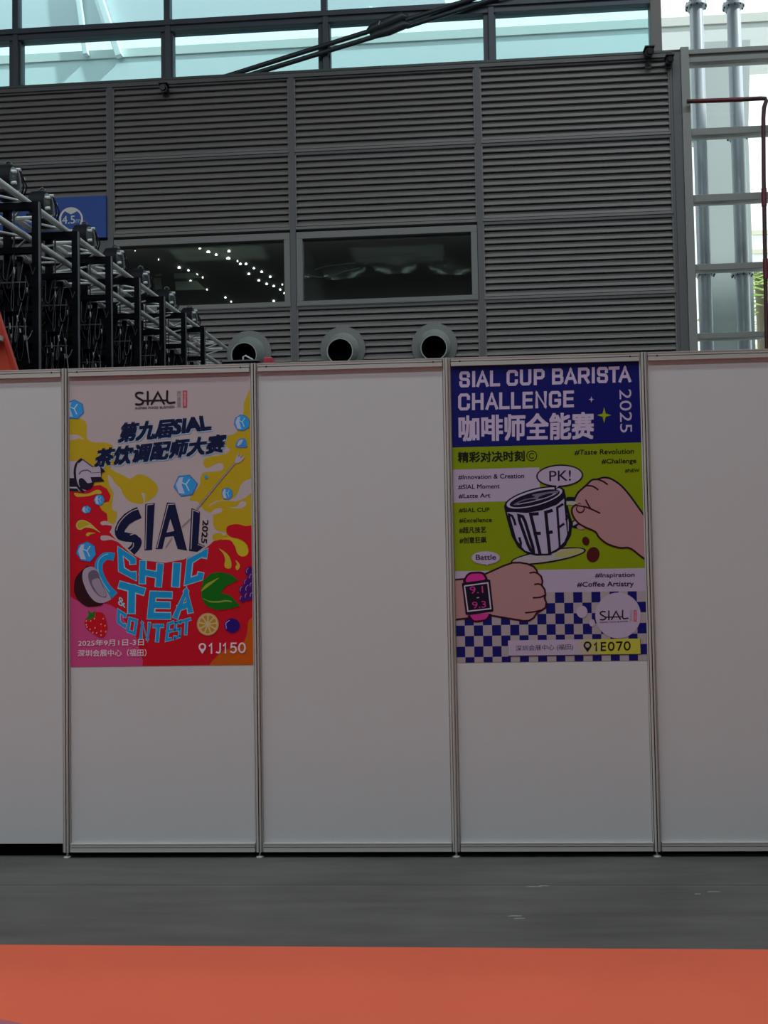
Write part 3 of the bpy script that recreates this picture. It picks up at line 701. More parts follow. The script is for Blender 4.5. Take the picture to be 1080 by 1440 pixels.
# splash background
a.poly([(10, 284), (95, 278), (124, 298), (128, 345), (132, 388), (168, 408), (238, 410), (276, 436), (282, 520), (262, 556), (330, 592), (372, 612), (420, 588), (478, 606), (526, 656), (516, 704), (462, 744), (420, 754), (366, 738), (332, 700), (318, 668), (290, 640), (262, 600), (246, 596), (252, 640), (268, 675), (278, 700), (270, 780), (298, 806), (282, 866), (240, 862), (10, 862)], YE, True, F1)
a.poly([(448, 765), (446, 725), (438, 705), (436, 695), (446, 692), (456, 700), (456, 720), (452, 765)], WH, True, F1)
a.poly([(10, 372), (60, 364), (88, 372), (112, 392), (84, 386), (60, 394), (10, 394)], WH, True, F1)
a.poly([(1030, 235), (945, 255), (930, 330), (925, 400), (850, 600), (735, 650), (735, 745), (785, 790), (720, 840), (560, 868), (503, 900), (497, 955), (540, 988), (650, 935), (705, 950), (690, 1015), (500, 1040), (465, 1090), (450, 1180), (345, 1330), (430, 1352), (500, 1440), (590, 1490), (600, 1600), (640, 1665), (740, 1690), (605, 1705), (640, 1790), (1030, 1800)], YE, True, A2)
for p in ([(545, 405), (610, 350), (700, 335), (800, 322), (860, 270), (900, 170), (960, 118), (1040, 108), (1040, 210), (960, 300), (850, 345), (700, 340), (610, 370)],
          [(770, 412), (850, 405), (900, 352), (950, 352), (962, 380), (920, 418), (850, 424)], [(560, 490), (620, 430), (685, 422), (698, 452), (650, 480)],
          [(690, 680), (740, 690), (725, 718), (690, 700)]): a.poly(p, WH, True, A4)
a.poly([(720, 790), (735, 765), (780, 780), (770, 805)], WH, True, A2)
# red field
a.poly([(10, 232), (120, 246), (200, 236), (290, 180), (380, 170), (450, 210), (492, 290), (472, 352), (420, 362), (368, 396), (398, 445), (450, 480), (458, 545), (450, 580), (500, 605), (502, 640), (478, 680), (520, 730), (560, 780), (700, 905), (850, 985), (1083, 1012), (1283, 975), (1450, 905), (1553, 830), (1605, 780), (1700, 758), (1795, 768), (1835, 830), (2060, 840), (2060, 2160), (10, 2160)], RD, False, A3)
a.poly([(742, 662), (760, 615), (850, 594), (950, 615), (1040, 632), (1040, 900), (950, 800), (880, 757), (800, 737), (755, 705)], RD, True, A4)
a.poly([(690, 762), (760, 735), (850, 755), (930, 790), (980, 860), (970, 925), (910, 945), (862, 910), (842, 850), (815, 790), (760, 762)], (130, 120, 20), True, A4)
a.poly([(380, 585), (395, 566), (440, 562), (500, 590), (510, 612), (440, 603), (400, 605)], WH, True, A3)
a.poly([(380, 745), (395, 720), (470, 722), (530, 755), (575, 790), (500, 764), (430, 772), (392, 768)], WH, True, A3)
a.poly([(115, 605), (140, 560), (195, 550), (270, 585), (330, 640), (380, 690), (300, 645), (220, 632), (170, 655), (130, 645)], (128, 122, 60), True, A3)
a.poly([(128, 605), (150, 572), (195, 562), (260, 592), (200, 620), (160, 642), (135, 632)], (118, 108, 18), True, A3)
a.poly([(222, 712), (240, 688), (270, 684), (325, 692), (275, 704), (245, 726)], (128, 115, 30), True, A3)
a.poly([(95, 255), (160, 262), (250, 262), (330, 225), (375, 228), (392, 262), (330, 268), (250, 290), (150, 298), (112, 290)], (130, 112, 30), True, A3)
for (p, f) in (([(660, 858), (720, 890), (770, 940), (797, 1010), (790, 1070), (740, 1072), (722, 1040), (730, 980), (710, 915)], A4), ([(842, 985), (880, 1020), (888, 1060), (860, 1095), (842, 1060), (858, 1030)], A4)): a.poly(p, (128, 116, 30), True, f)
a.poly([(10, 350), (130, 346), (280, 372), (430, 376), (560, 440), (680, 620), (760, 730), (790, 830), (782, 1100), (10, 1100)], PK, True, A5)
a.poly([(1060, 515), (1020, 530), (980, 575), (968, 700), (930, 790), (850, 850), (720, 885), (640, 950), (585, 1070), (1060, 1070)], OR, True, A6)
a.part('background_artwork', r, o)
# cup lettering
a.stroke([(160.7, 783.2), (154, 782), (147, 783), (140, 791), (139, 803), (143.5, 815), (151, 827), (161.5, 837.5)], 11.0, CY, True, F=PXF, dots=False)
a.stroke([(152, 779), (146, 781), (139.5, 787), (137.5, 797), (139.5, 808), (146, 821), (154, 832)], 1.0, LC, True, F=PXF)
a.poly([(562, 780), (700, 908), (850, 988), (1083, 1014), (1283, 977), (1450, 905), (1556, 828), (1450, 700), (1083, 650), (700, 700)], WH, False, A3)
def block(ch, q, w, F, c1=LC, c2=CY):
    a.glyph(ch, q, c1, 0, F=F, w=w)
    cx = sum(p[0] for p in q)/4; cy = sum(p[1] for p in q)/4
    a.glyph(ch, [(cx+(p[0]-cx)*0.955, cy+(p[1]-cy)*0.955) for p in q], c2, 0, F=F, w=w*0.78)
for ch, q, w in (('c', [(300, 188), (402, 262), (408, 388), (308, 336)], 40), ('H', [(424, 268), (562, 290), (550, 428), (420, 402)], 42), ('I', [(608, 288), (664, 280), (652, 422), (602, 426)], 50), ('c', [(690, 270), (816, 196), (776, 386), (678, 412)], 40),
                 ('T', [(302, 382), (462, 428), (440, 588), (318, 560)], 48), ('E', [(482, 442), (612, 446), (602, 606), (464, 604)], 44), ('A', [(655, 438), (724, 422), (728, 562), (606, 610)], 38),
                 ('c', [(300, 540), (352, 574), (348, 660), (298, 622)], 22), ('o', [(362, 588), (418, 602), (404, 696), (350, 676)], 20), ('N', [(430, 612), (492, 620), (478, 728), (422, 716)], 21),
                 ('T', [(498, 630), (566, 628), (550, 734), (496, 732)], 24), ('E', [(580, 624), (622, 608), (606, 722), (568, 732)], 19), ('s', [(622, 618), (662, 604), (658, 706), (614, 722)], 17), ('T', [(662, 608), (718, 590), (704, 690), (664, 696)], 19)):
    block(ch, q, w, F2)
a.text('&', [(302, 474), (342, 490), (346, 540), (306, 522)], LC, 0.01, F2)
# big navy word
def navy(pts, hole=None): a.poly(pts, NV)
a.stroke([(803, 468), (740, 495), (660, 548), (605, 620), (588, 680), (612, 722), (680, 738), (745, 748), (778, 785), (760, 840), (712, 892)], [128, 124, 116, 108, 104, 100, 95, 98, 100, 98, 110], NV, True, A3)
a.stroke([(790, 430), (720, 455), (640, 515), (580, 590), (555, 660)], 9, WH, True, A3)
a.stroke([(705, 712), (760, 700), (805, 735)], 9, WH, True, A3); a.stroke([(738, 800), (735, 840), (700, 872)], 9, WH, True, A3)
a.poly([(865, 375), (970, 365), (940, 875), (858, 880)], NV, F=A3); a.stroke([(950, 378), (884, 386), (870, 862)], 9, WH, F=A3)
a.poly([(100, 360), (185, 365), (318, 882), (215, 865), (170, 725), (80, 735), (50, 865), (-25, 865)], NV, F=A4)
a.poly([(135, 540), (178, 668), (95, 686)], WH, F=A4); a.stroke([(178, 378), (112, 380), (-8, 850)], 9, WH, F=A4); a.poly([(130, 585), (152, 655), (110, 662)], NV, F=A4); a.poly([(130, 575), (152, 652), (112, 660)], WH, F=A4)
a.poly([(365, 418), (458, 460), (440, 800), (512, 832), (428, 896), (338, 885)], NV, F=A4); a.stroke([(445, 466), (380, 440), (360, 862)], 9, WH, F=A4); a.stroke([(435, 815), (490, 835)], 9, WH, F=A4)
a.text('2025', [(548, 552), (530, 806), (470, 796), (488, 552)], (10, 8, 12), 0.035, A4)
a.part('cup_lettering', r, o)
# headline
for dx, col in ((0.9, (96, 120, 142)), (0, NV)):
    q = lambda L: [(x+dx*5, y+dx*7) for x, y in L]
    a.text('第九届', q([(332, 302), (622, 275), (596, 378), (302, 408)]), col, 0.045, F1); a.text('SIAL', q([(626, 284), (806, 258), (826, 334), (606, 362)]), col, 0.07, F1)
    a.text('茶饮调配师大赛', q([(196, 448), (916, 362), (892, 462), (166, 550)]), col, 0.045, F1)
a.part('headline_lettering', r, o)
# logo
def logo(F, sx, sy, ox, oy, white, part_o, rr, fx=0.0):
    def t(pts): return [(ox+x*sx, oy+y*sy+fx*x) for x, y in pts]
    K = (12, 8, 12); w = 22*sx
    a.stroke(t([(80, 12), (40, 6), (10, 20), (12, 48), (45, 72), (78, 92), (86, 112), (70, 130), (40, 136), (8, 132)]), w, K, True, F)
    a.stroke(t([(136, 0), (136, 136)]), w, K, F=F); a.stroke(t([(178, 134), (246, 8), (312, 132)]), w, K, F=F)
    a.stroke(t([(348, -4), (346, 92), (366, 124), (428, 120)]), w, K, True, F); a.stroke(t([(78, 96), (346, 96)]), w*0.8, K, F=F)
    a.text('INSPIRE FOOD BUSINESS', t([(0, 164), (428, 156), (428, 180), (0, 188)]), K, 0.02, F)
    for i, ch in enumerate('西雅展'): a.text(ch, t([(452, 0+i*62), (498, -2+i*62), (498, 52+i*62), (452, 54+i*62)]), (92, 82, 86), 0.0, F)
    a.poly(t([(516, -6), (562, -8), (562, 176), (516, 178)]), (120, 44, 58), F=F)
    a.text('深圳国际', t([(552, 4), (552, 164), (528, 164), (528, 4)]), (150, 120, 126), 0.0, F)
    a.part('logo', rr, part_o)
logo(A1, 1.0, 1.0, 757, 165, WH, o, r, -0.02)
# ice, drink tools
def ice(cx, cy, rx, ry, F, seed):
    random.seed(seed); a.F = F; k_ = 6+seed % 3
    pts = [(cx+rx*math.cos(t)*(0.94+0.1*random.random()), cy+ry*math.sin(t)*(0.94+0.1*random.random())) for t in [2*math.pi*k/k_+0.3*seed for k in range(k_)]]
    a.poly([(cx+(x-cx)*1.07, cy+(y-cy)*1.07) for x, y in pts], (40, 62, 110))
    a.poly(pts, BLU)
    a.poly([(cx-rx*.85, cy-ry*.1), (cx-rx*.55, cy-ry*.7), (cx-rx*.2, cy-ry*.75), (cx-rx*.35, cy-ry*.1), (cx-rx*.05, cy+ry*.75), (cx-rx*.6, cy+ry*.7)], (118, 128, 150))
    a.stroke([(cx-rx*.3, cy-ry*.25), (cx+rx*.05, cy-ry*.1), (cx+rx*.35, cy-ry*.55)], rx*.10, (120, 140, 165)); a.stroke([(cx+rx*.05, cy-ry*.1), (cx+rx*.3, cy+ry*.45)], rx*.10, (120, 140, 165)); a.part('ice_cube_print', r, o)
ice(90, 355, 112, 105, A1, 1); ice(912, 498, 82, 88, A2, 2); ice(300, 175, 122, 120, A4, 3); ice(752, 265, 62, 66, A4, 4); ice(368, 332, 55, 58, A3, 5); ice(228, 437, 52, 42, A3, 6); ice(230, 895, 108, 108, A3, 7)
a.poly([(848, 760), (860, 700), (900, 668), (950, 675), (962, 720), (960, 762)], (36, 90, 140), True, A2); a.poly([(862, 745), (880, 695), (925, 680), (900, 730)], (118, 122, 140), True, A2)
a.part('ice_cube_print', r, o); a.poly([(505, 82), (525, 65), (545, 85), (520, 105)], BLU, True, A4)
a.part('ice_chip_print', r, o)
SIL = (118, 112, 124); DK = (14, 8, 26)
a.stroke([(838, 932), (715, 1075), (425, 1430)], 17, (70, 62, 66), F=A2); a.stroke([(838, 932), (715, 1075), (425, 1430)], 10, (112, 106, 112), F=A2)
a.part('fork_print', r, o); a.stroke([(350, 535), (265, 620)], 12, (98, 92, 96), F=A4); a.part('fork_print', r, o); a.stroke([(150, 745), (85, 845)], 12, (98, 92, 96), F=A4)
a.part('fork_print', r, o); a.poly([(835, 925), (845, 885), (880, 815), (872, 870), (915, 835), (895, 880), (940, 860), (915, 905), (870, 935)], SIL, True, A2)
a.part('fork_print', r, o)
a.poly([(10, -90), (110, -90), (200, -105), (300, -30), (330, 60), (300, 150), (220, 232), (10, 232)], SIL, False, A3)
a.poly([(10, 95), (100, 95), (125, 190), (10, 190)], DK, F=A3); a.poly([(10, 205), (130, 210), (150, 240), (10, 235)], DK, F=A3)
a.poly([(148, 110), (180, 95), (215, 120), (245, 150), (312, 140), (285, 200), (230, 225), (170, 205), (148, 160)], DK, True, A3)
a.stroke([(172, -105), (125, -60), (105, 20), (115, 120), (145, 195), (190, 240)], 30, DK, True, A3); a.stroke([(140, -70), (120, 10), (128, 120), (155, 190)], 7, SIL, True, A3)
a.stroke([(150, 50), (180, 20), (240, 10), (290, 40)], 14, (60, 52, 72), True, A3); a.stroke([(190, -105), (300, -25)], 14, (50, 40, 66), F=A3)
a.poly([(282, -20), (400, -28), (390, 90), (280, 90)], SIL, F=A3); a.poly([(272, 85), (385, 82), (425, 130), (290, 140)], DK, F=A3); a.poly([(380, -35), (435, 25), (400, 35), (388, 95)], DK, F=A3)
a.stroke([(285, 40), (385, 32)], 8, (70, 62, 80), F=A3)
a.part('shaker_print', r, o)
# fruit
a.poly([(95, 180), (112, 100), (180, 15), (270, -20), (320, 250), (410, 372), (330, 405), (230, 406), (140, 340), (100, 260)], (26, 4, 10), True, A5)
a.poly([(185, 80), (205, 5), (280, -25), (350, 20), (400, 150), (492, 312), (480, 340), (400, 370), (320, 350), (250, 270), (200, 160)], (112, 102, 118), True, A5)
a.poly([(248, 60), (290, 15), (350, 30), (380, 110), (450, 290), (390, 306), (320, 250), (268, 160)], (66, 60, 72), True, A5); a.poly([(288, 132), (360, 104), (400, 180), (445, 285), (390, 296), (330, 235)], (102, 94, 108), True, A5)
a.part('coconut_print', r, o)
a.poly([(210, 580), (240, 520), (330, 472), (410, 482), (440, 550), (455, 640), (430, 720), (380, 742), (300, 700), (228, 640)], (130, 4, 16), True, A5)
a.poly([(225, 540), (255, 500), (245, 448), (285, 478), (330, 455), (318, 500), (330, 520), (290, 530), (270, 552)], (6, 76, 14), True, A5)
for (x, y) in ((228, 565), (228, 605), (235, 630), (268, 655), (300, 690), (322, 640), (388, 600), (412, 540), (430, 615), (388, 675), (340, 695), (388, 718), (440, 680), (316, 540), (277, 565)): a.ell(x, y, 6, 10, (150, 110, 110), 0.5, A5, 8)
a.part('strawberry_print', r, o)
a.poly([(470, 230), (490, 130), (570, 52), (680, 32), (790, 60), (872, 122), (740, 185), (682, 258), (790, 290), (892, 402), (780, 432), (650, 448), (540, 410), (478, 330)], (4, 68, 8), False, A6)
a.poly([(470, 243), (520, 170), (600, 125), (665, 95), (600, 150), (530, 205)], (98, 108, 24), True, A6); a.stroke([(490, 320), (560, 352), (650, 358), (740, 346), (805, 356)], [6, 16, 18, 14, 4], (88, 104, 34), True, A6)
a.part('leaf_print', r, o)
a.ell(543, 600, 118, 122, (124, 110, 66), F=A6); a.ell(543, 600, 104, 108, (132, 120, 88), F=A6)
for k in range(9):
    t = 2*math.pi*k/9+0.2; a.poly([(543+24*math.cos(t), 600+24*math.sin(t)), (543+92*math.cos(t-.26), 600+95*math.sin(t-.26)), (543+97*math.cos(t), 600+100*math.sin(t)), (543+92*math.cos(t+.26), 600+95*math.sin(t+.26))], (122, 88, 18), F=A6)
a.part('lemon_slice_print', r, o)
a.ell(806, 615, 84, 78, (20, 4, 76), F=A6); a.stroke([(775, 560), (740, 590), (745, 645)], 8, (120, 110, 150), True, A6)
a.part('blueberry_print', r, o)
for (x, y, q) in ((1000, 30, 52), (1030, 90, 46), (975, 150, 46), (930, 230, 50), (1000, 220, 60), (1030, 180, 40), (920, 325, 36), (980, 300, 44), (1035, 290, 44)):
    a.ell(x, y, q, q*1.05, (44, 4, 72), F=A6); a.stroke([(x-q*.35, y-q*.75), (x-q*.72, y-q*.3), (x-q*.7, y+q*.2)], 6, (112, 100, 132), True, A6)
a.part('grapes_print', r, o)
FT = (168, 140, 158)
a.text('2025年9月1日-3日', [(140, 772), (852, 756), (852, 830), (140, 838)], FT, 0.008, A5); a.text('深圳会展中心（福田）', [(138, 878), (880, 868), (880, 946), (138, 952)], FT, 0.008, A5)
a.part('date_lettering', r, o)
line_letters(A6, [('1', 553, 605), ('J', 628, 688), ('1', 706, 754), ('5', 782, 860), ('0', 872, 955)], (553, 803), (953, 796), (553, 920), (953, 913), 17, FT)
def pin(cx, cy, R, tip, col, F, hole):
    a.poly([(cx+R*math.cos(t), cy+R*math.sin(t)) for t in [math.pi*(0.85+1.30*k/20) for k in range(21)]]+[(cx, tip)], col, F=F); a.ell(cx, cy-R*.02, R*.55, R*.58, hole, F=F)
a.part('booth_number', r, o); pin(484, 845, 41, 922, FT, A6, RD)
a.part('pin_symbol', r, o)

# ---- coffee poster
z_cof = wall_plane(775, 930.5)[1]
BL = (4, 6, 66); GN = (84, 98, 2); BK = (8, 4, 20); SK = (114, 86, 88); MR = (30, 2, 10); CH = (108, 102, 106)
r, a, o = poster(3, z_cof, 'green and blue coffee barista poster with a cartoon cup, hand and pink watch', GN)
a.poly([(-30, 0), (1050, 0), (1050, 0), (1050, 0)], BL, F=B1) if False else None
a.poly([(-30, -60), (2140, -60), (2130, 902), (1080, 932), (-30, 960)], BL, F=B1)
a.poly([(-40, 122), (990, 95), (1000, 452), (-40, 482)], LIL, F=B3)
a.poly([(-1200, 178), (0, 158), (1100, 138), (1100, 380), (0, 396), (-1200, 420)], LIL, F=B6)
a.poly([(-1200, 408), (1100, 380), (1150, 1250), (-1200, 1250)], CH, F=B6)
a.part('background_artwork', r, o)
a.k[0] += 1
a.F = PXF
for j in range(7):
    for i in range(-12, 12):
        if (i+j) % 2 == 0:
            def g(ii, jj):
                x = 780.5+12.78*ii; y = 833.2+14.85*jj-0.0155*(x-780); return (x+0.02*(y-840), y)
            a.face([g(i, j), g(i+1, j), g(i+1, j+1), g(i, j+1)], BL)
a.part('checker_pattern', r, o)
line_letters(B1, [('S', 120, 240), ('I', 262, 295), ('A', 308, 440), ('L', 455, 565), ('C', 635, 758), ('U', 780, 904), ('P', 930, 1048), ('B', 1128, 1252), ('A', 1264, 1396), ('R', 1410, 1536), ('I', 1560, 1592), ('S', 1614, 1738), ('T', 1742, 1860), ('A', 1852, 1986)], (120, 135), (1950, 76), (120, 308), (1985, 250), 33)
line_letters(B1, [('C', 110, 238), ('H', 260, 386), ('A', 408, 542), ('L', 555, 668), ('L', 684, 790), ('E', 808, 920), ('N', 946, 1072), ('G', 1094, 1226), ('E', 1250, 1366)], (110, 374), (1365, 340), (110, 558), (1365, 522), 33)
a.text('咖啡师全能赛', [(120, 618), (1580, 576), (1576, 862), (124, 888)], (128, 118, 138), 0.028, B1)
a.text('2025', [(908, 326), (918, 796), (788, 798), (778, 330)], (120, 112, 134), 0.0, B2)
def star(cx, cy, rx, ry, col, F):
    P = []
    for k in range(4):
        t = k*math.pi/2-math.pi/2; P.append((cx+rx*math.cos(t), cy+ry*math.sin(t))); P.append((cx+rx*.30*math.cos(t+math.pi/4), cy+ry*.30*math.sin(t+math.pi/4)))
    a.poly(P, col, F=F)
star(475, 438, 30, 36, (120, 112, 134), B2); star(614, 608, 76, 86, (96, 110, 4), B2)
a.part('headline_lettering', r, o)
TX = (14, 6, 34); TG = (10, 12, 6)
a.text('精彩对决时刻', [(70, 506), (418, 498), (420, 552), (72, 560)], TG, 0.028, C1)
a.stroke([(457+26*math.cos(t), 525+26*math.sin(t)) for t in [2*math.pi*k/28 for k in range(28)]], 4, TG, F=C1, closed=True); a.stroke([(457+13*math.cos(t), 525+13*math.sin(t)) for t in [0.8+4.7*k/16 for k in range(17)]], 4, TG, F=C1)
a.part('slogan_lettering', r, o)
for (s_, q, F, c) in (('#Taste Revolution', [(684, 494), (992, 487), (992, 516), (680, 522)], C1, TG), ('#Challenge', [(824, 542), (1004, 538), (1004, 570), (822, 573)], C1, TG), ('#NEW', [(947, 594), (1021, 592), (1020, 612), (945, 614)], C1, TG),
                   ('#Innovation & Creation', [(112, 178), (825, 160), (825, 215), (110, 228)], B3, TX), ('#SIAL Moment', [(114, 284), (560, 272), (560, 326), (112, 334)], B3, TX), ('#Latte Art', [(118, 384), (458, 374), (458, 426), (116, 432)], B3, TX),
                   ('#SIAL CUP', [(120, 538), (450, 530), (450, 580), (118, 586)], B3, TG), ('#Excellence', [(122, 648), (474, 640), (474, 692), (120, 696)], B3, TG), ('#超凡技艺', [(122, 742), (412, 736), (412, 802), (122, 808)], B3, TG), ('#创意狂飙', [(126, 852), (416, 846), (416, 912), (126, 918)], B3, TG),
                   ('#Inspiration', [(500, 194), (910, 186), (910, 244), (497, 252)], B6, TX), ('#Coffee Artistry', [(312, 288), (902, 276), (902, 346), (308, 350)], B6, TX)):
    a.text(s_, q, c, 0.018, F); a.part('hashtag_lettering', r, o)
# saucer, beans, cup
a.ell(771, 782, 53.5, 9.3, BK, -0.16, PXF); a.ell(771, 782, 51, 7.2, (112, 108, 112), -0.16, PXF); a.ell(800, 777.5, 20, 5.2, (112, 112, 70), -0.2, PXF)
a.part('saucer_print', r, o); a.ell(823.8, 761, 5, 6.3, (46, 8, 6), -0.3, PXF); a.part('coffee_bean_print', r, o); a.ell(834, 780, 9, 10.8, (48, 8, 8), 0.25, PXF)
a.part('coffee_bean_print', r, o)
a.poly([(605, 512), (640, 660), (690, 840), (755, 960), (850, 1030), (960, 1054), (1080, 1050), (1180, 1010), (1280, 930), (1335, 830), (1350, 700), (1310, 560), (1280, 420), (1262, 330)], BK, False, B3)
a.poly([(640, 580), (690, 770), (745, 905), (840, 1000), (960, 1030), (1080, 1030), (1180, 980), (1262, 900), (1308, 780), (1310, 690), (1285, 560), (1250, 400), (1080, 520), (850, 580)], (114, 108, 130), False, B3)
a.poly([(625, 545), (650, 575), (850, 590), (1020, 560), (1180, 500), (1262, 430), (1258, 350), (1000, 480), (800, 540)], BK, False, B3)
a.F = PXF
for ch, q in (('C', [(713, 721), (722, 725), (736, 771), (724, 762)]), ('O', [(725, 722), (738, 725), (754, 780), (744, 774)]), ('F', [(742.5, 721), (758, 720), (765, 780), (758, 779)]), ('F', [(764, 719), (778, 715), (778, 780), (772, 781)]), ('E', [(782, 713), (792, 707), (796, 766), (786, 774)]), ('E', [(794, 706), (798, 700), (802, 746), (798, 758)])):
    a.glyph(ch, q, BK, 0, F=PXF, w={'C': 3.4, 'O': 4.4, 'F': 4.6, 'E': 3.4}[ch])
a.ell(751.5, 700.5, 43.5, 13.2, BK, -0.26, PXF); a.ell(751.5, 700.3, 40.5, 11.0, (122, 116, 136), -0.26, PXF); a.ell(752, 700.8, 36.5, 8.9, BK, -0.26, PXF)
GY = (74, 68, 88)
a.poly([(722, 710), (735, 703), (752, 699), (748, 696), (762, 693), (785, 690), (780, 696), (765, 701), (742, 708)], GY, True, PXF); a.ell(741, 705.5, 13, 2.6, BK, -0.22, PXF); a.ell(767, 697.5, 11, 2.2, BK, -0.3, PXF); a.stroke([(728, 709), (745, 706), (768, 700), (781, 694)], 1.1, (120, 114, 134), True, PXF)
a.part('cup_artwork', r, o)
# hands
a.stroke([(205, 452), (290, 455), (380, 500)], 72, BK, True, B4, dots=False); a.stroke([(205, 482), (280, 482), (345, 505)], 40, (112, 116, 108), True, B4, dots=False)
a.poly([(260, 680), (300, 660), (400, 740), (380, 775), (320, 760), (265, 745)], BK, False, B4); a.poly([(275, 690), (300, 672), (330, 700), (275, 728)], (112, 112, 108), F=B4); a.ell(362, 742, 44, 28, SK, F=B4)
HAND = [(290, 450), (330, 370), (420, 288), (480, 232), (540, 224), (600, 206), (660, 210), (720, 236), (800, 295), (900, 410), (1045, 615), (1100, 700), (1100, 1120), (1000, 1050), (890, 970), (780, 966), (650, 925), (560, 855), (515, 792), (400, 740), (330, 695), (280, 630), (262, 560), (285, 515), (340, 490)]
a.poly(HAND, SK, True, B4)
a.stroke(HAND[:11]+[(1060, 640)], 20, BK, True, B4); a.stroke([(1080, 1110), (1000, 1050), (890, 970), (780, 966), (650, 925), (560, 855), (515, 792), (400, 740), (330, 695), (280, 630), (262, 560), (285, 515), (340, 495), (380, 505)], 20, MR, True, B4)
a.stroke([(420, 292), (490, 300), (545, 335)], 18, MR, True, B4); a.stroke([(545, 226), (600, 246), (648, 278)], 18, MR, True, B4); a.stroke([(415, 450), (440, 500), (470, 545)], 16, MR, True, B4); a.stroke([(300, 500), (400, 520), (480, 550), (565, 590)], 18, MR, True, B4)
a.ell(355, 545, 48, 48, MR, F=B4); a.ell(355, 540, 36, 36, SK, F=B4); a.poly([(300, 500), (400, 518), (380, 490)], SK, F=B4); a.stroke([(300, 505), (400, 522)], 16, MR, F=B4)
a.part('hand_print', r, o)
FIST = [(-30, 278), (75, 272), (180, 264), (400, 212), (600, 122), (700, 88), (780, 86), (860, 100), (930, 130), (962, 170), (970, 200), (1010, 235), (1025, 290), (1015, 330), (1050, 380), (1058, 440), (1045, 465), (1066, 520), (1058, 575), (1000, 612), (960, 635), (930, 685), (880, 715), (820, 718), (650, 690), (470, 660), (80, 705), (-30, 712)]
a.poly(FIST, SK, True, B5); a.stroke(FIST[1:-1], 20, MR, False, B5)
for p in ([(890, 198), (940, 192), (968, 204)], [(942, 322), (985, 318), (1012, 330)], [(925, 468), (1000, 462), (1050, 440)], [(842, 630), (920, 622), (1000, 604)]): a.stroke(p, 18, MR, True, B5)
a.part('fist_print', r, o)
PINK = (132, 28, 96)
a.poly([(178, 305), (185, 240), (230, 195), (300, 184), (365, 186), (405, 215), (415, 285)], MR, True, B5); a.poly([(200, 295), (204, 250), (240, 214), (300, 205), (362, 208), (390, 235), (396, 270), (300, 288)], PINK, True, B5)
a.poly([(225, 655), (245, 700), (290, 735), (370, 728), (430, 700), (462, 640)], MR, True, B5); a.poly([(245, 655), (262, 690), (290, 712), (360, 708), (415, 690), (438, 636), (340, 645)], PINK, True, B5)
a.poly([(150, 315), (160, 305), (440, 268), (458, 276), (494, 605), (484, 620), (205, 656), (190, 646)], BK, False, B5)
a.stroke([(178, 340), (432, 305), (464, 585), (216, 614)], 14, (128, 120, 134), F=B5, closed=True, dots=False)
a.text('9.1', [(232, 346), (378, 338), (384, 415), (244, 424)], PINK, 0.004, B5); a.text('-', [(310, 462), (338, 460), (338, 470), (311, 472)], (128, 110, 124), 0.0, B5); a.text('9.3', [(258, 512), (408, 500), (414, 572), (270, 584)], PINK, 0.004, B5)
a.part('watch_artwork', r, o)
# bubbles
a.ell(787, 669, 33, 15.8, BK, -0.04, PXF); a.poly([(779, 679), (780, 690), (795, 678)], BK, F=PXF); a.ell(787, 669, 31, 13.8, LIL, -0.04, PXF); a.poly([(784, 676), (782, 687), (792, 676)], LIL, F=PXF)
a.text('PK!', [(18, 134), (252, 124), (252, 238), (20, 246)], TX, 0.008, B4)
a.part('speech_bubble_print', r, o)
a.ell(683, 784.4, 20.3, 9.5, (98, 92, 106), 0, PXF); a.ell(683, 784.2, 19.6, 8.9, LIL, 0, PXF); a.poly([(680, 792), (686.5, 796), (685.5, 791)], LIL, F=PXF)
a.text('Battle', [(303, 2), (520, 0), (520, 54), (303, 56)], TX, 0.03, B5)
a.part('speech_bubble_print', r, o)
a.ell(738, 637, 239, 240, LIL, F=B6); a.part('bubble_print', r, o); a.ell(360, 598, 57, 64, LIL, F=B6); a.part('bubble_print', r, o); a.ell(466, 714, 30, 38, LIL, F=B6); a.part('bubble_print', r, o)
logo(B6, 0.685, 0.67, 548, 592, LIL, o, r, -0.015)
a.poly([(-418, 908), (974, 886), (978, 1046), (-412, 1066)], (40, 36, 52), F=B6)
a.poly([(-415, 898), (968, 878), (973, 1038), (-411, 1057)], LIL, F=B6)
for k in range(8):
    t0, t1 = k/8, 1; f = (k+1)/8; x0 = 300+k*40
    a.poly([(x0, 892-x0*0.0145), (968, 878), (973, 1038), (x0+4, 1051-x0*0.0137)], tuple(int(LIL[i]*(1-f)+(124, 124, 40)[i]*f) for i in range(3)), F=B6)
a.text('深圳会展中心 (福田)', [(-343, 960), (265, 940), (265, 1000), (-343, 1022)], TX, 0.004, B6) if False else a.text('深圳会展中心 (福田)', [(725.2, 907.6), (805.8, 905.6), (805.8, 914.6), (725.2, 916.8)], TX, 0.004, PXF)
line_letters(B6, [('1', 484, 528), ('E', 556, 612), ('0', 630, 702), ('7', 716, 784), ('0', 796, 870)], (486, 918), (870, 904), (486, 1012), (870, 1004), 17, (10, 8, 12)); pin(418, 950, 42, 1022, (10, 8, 12), B6, (112, 108, 90))
a.part('address_strip', r, o)

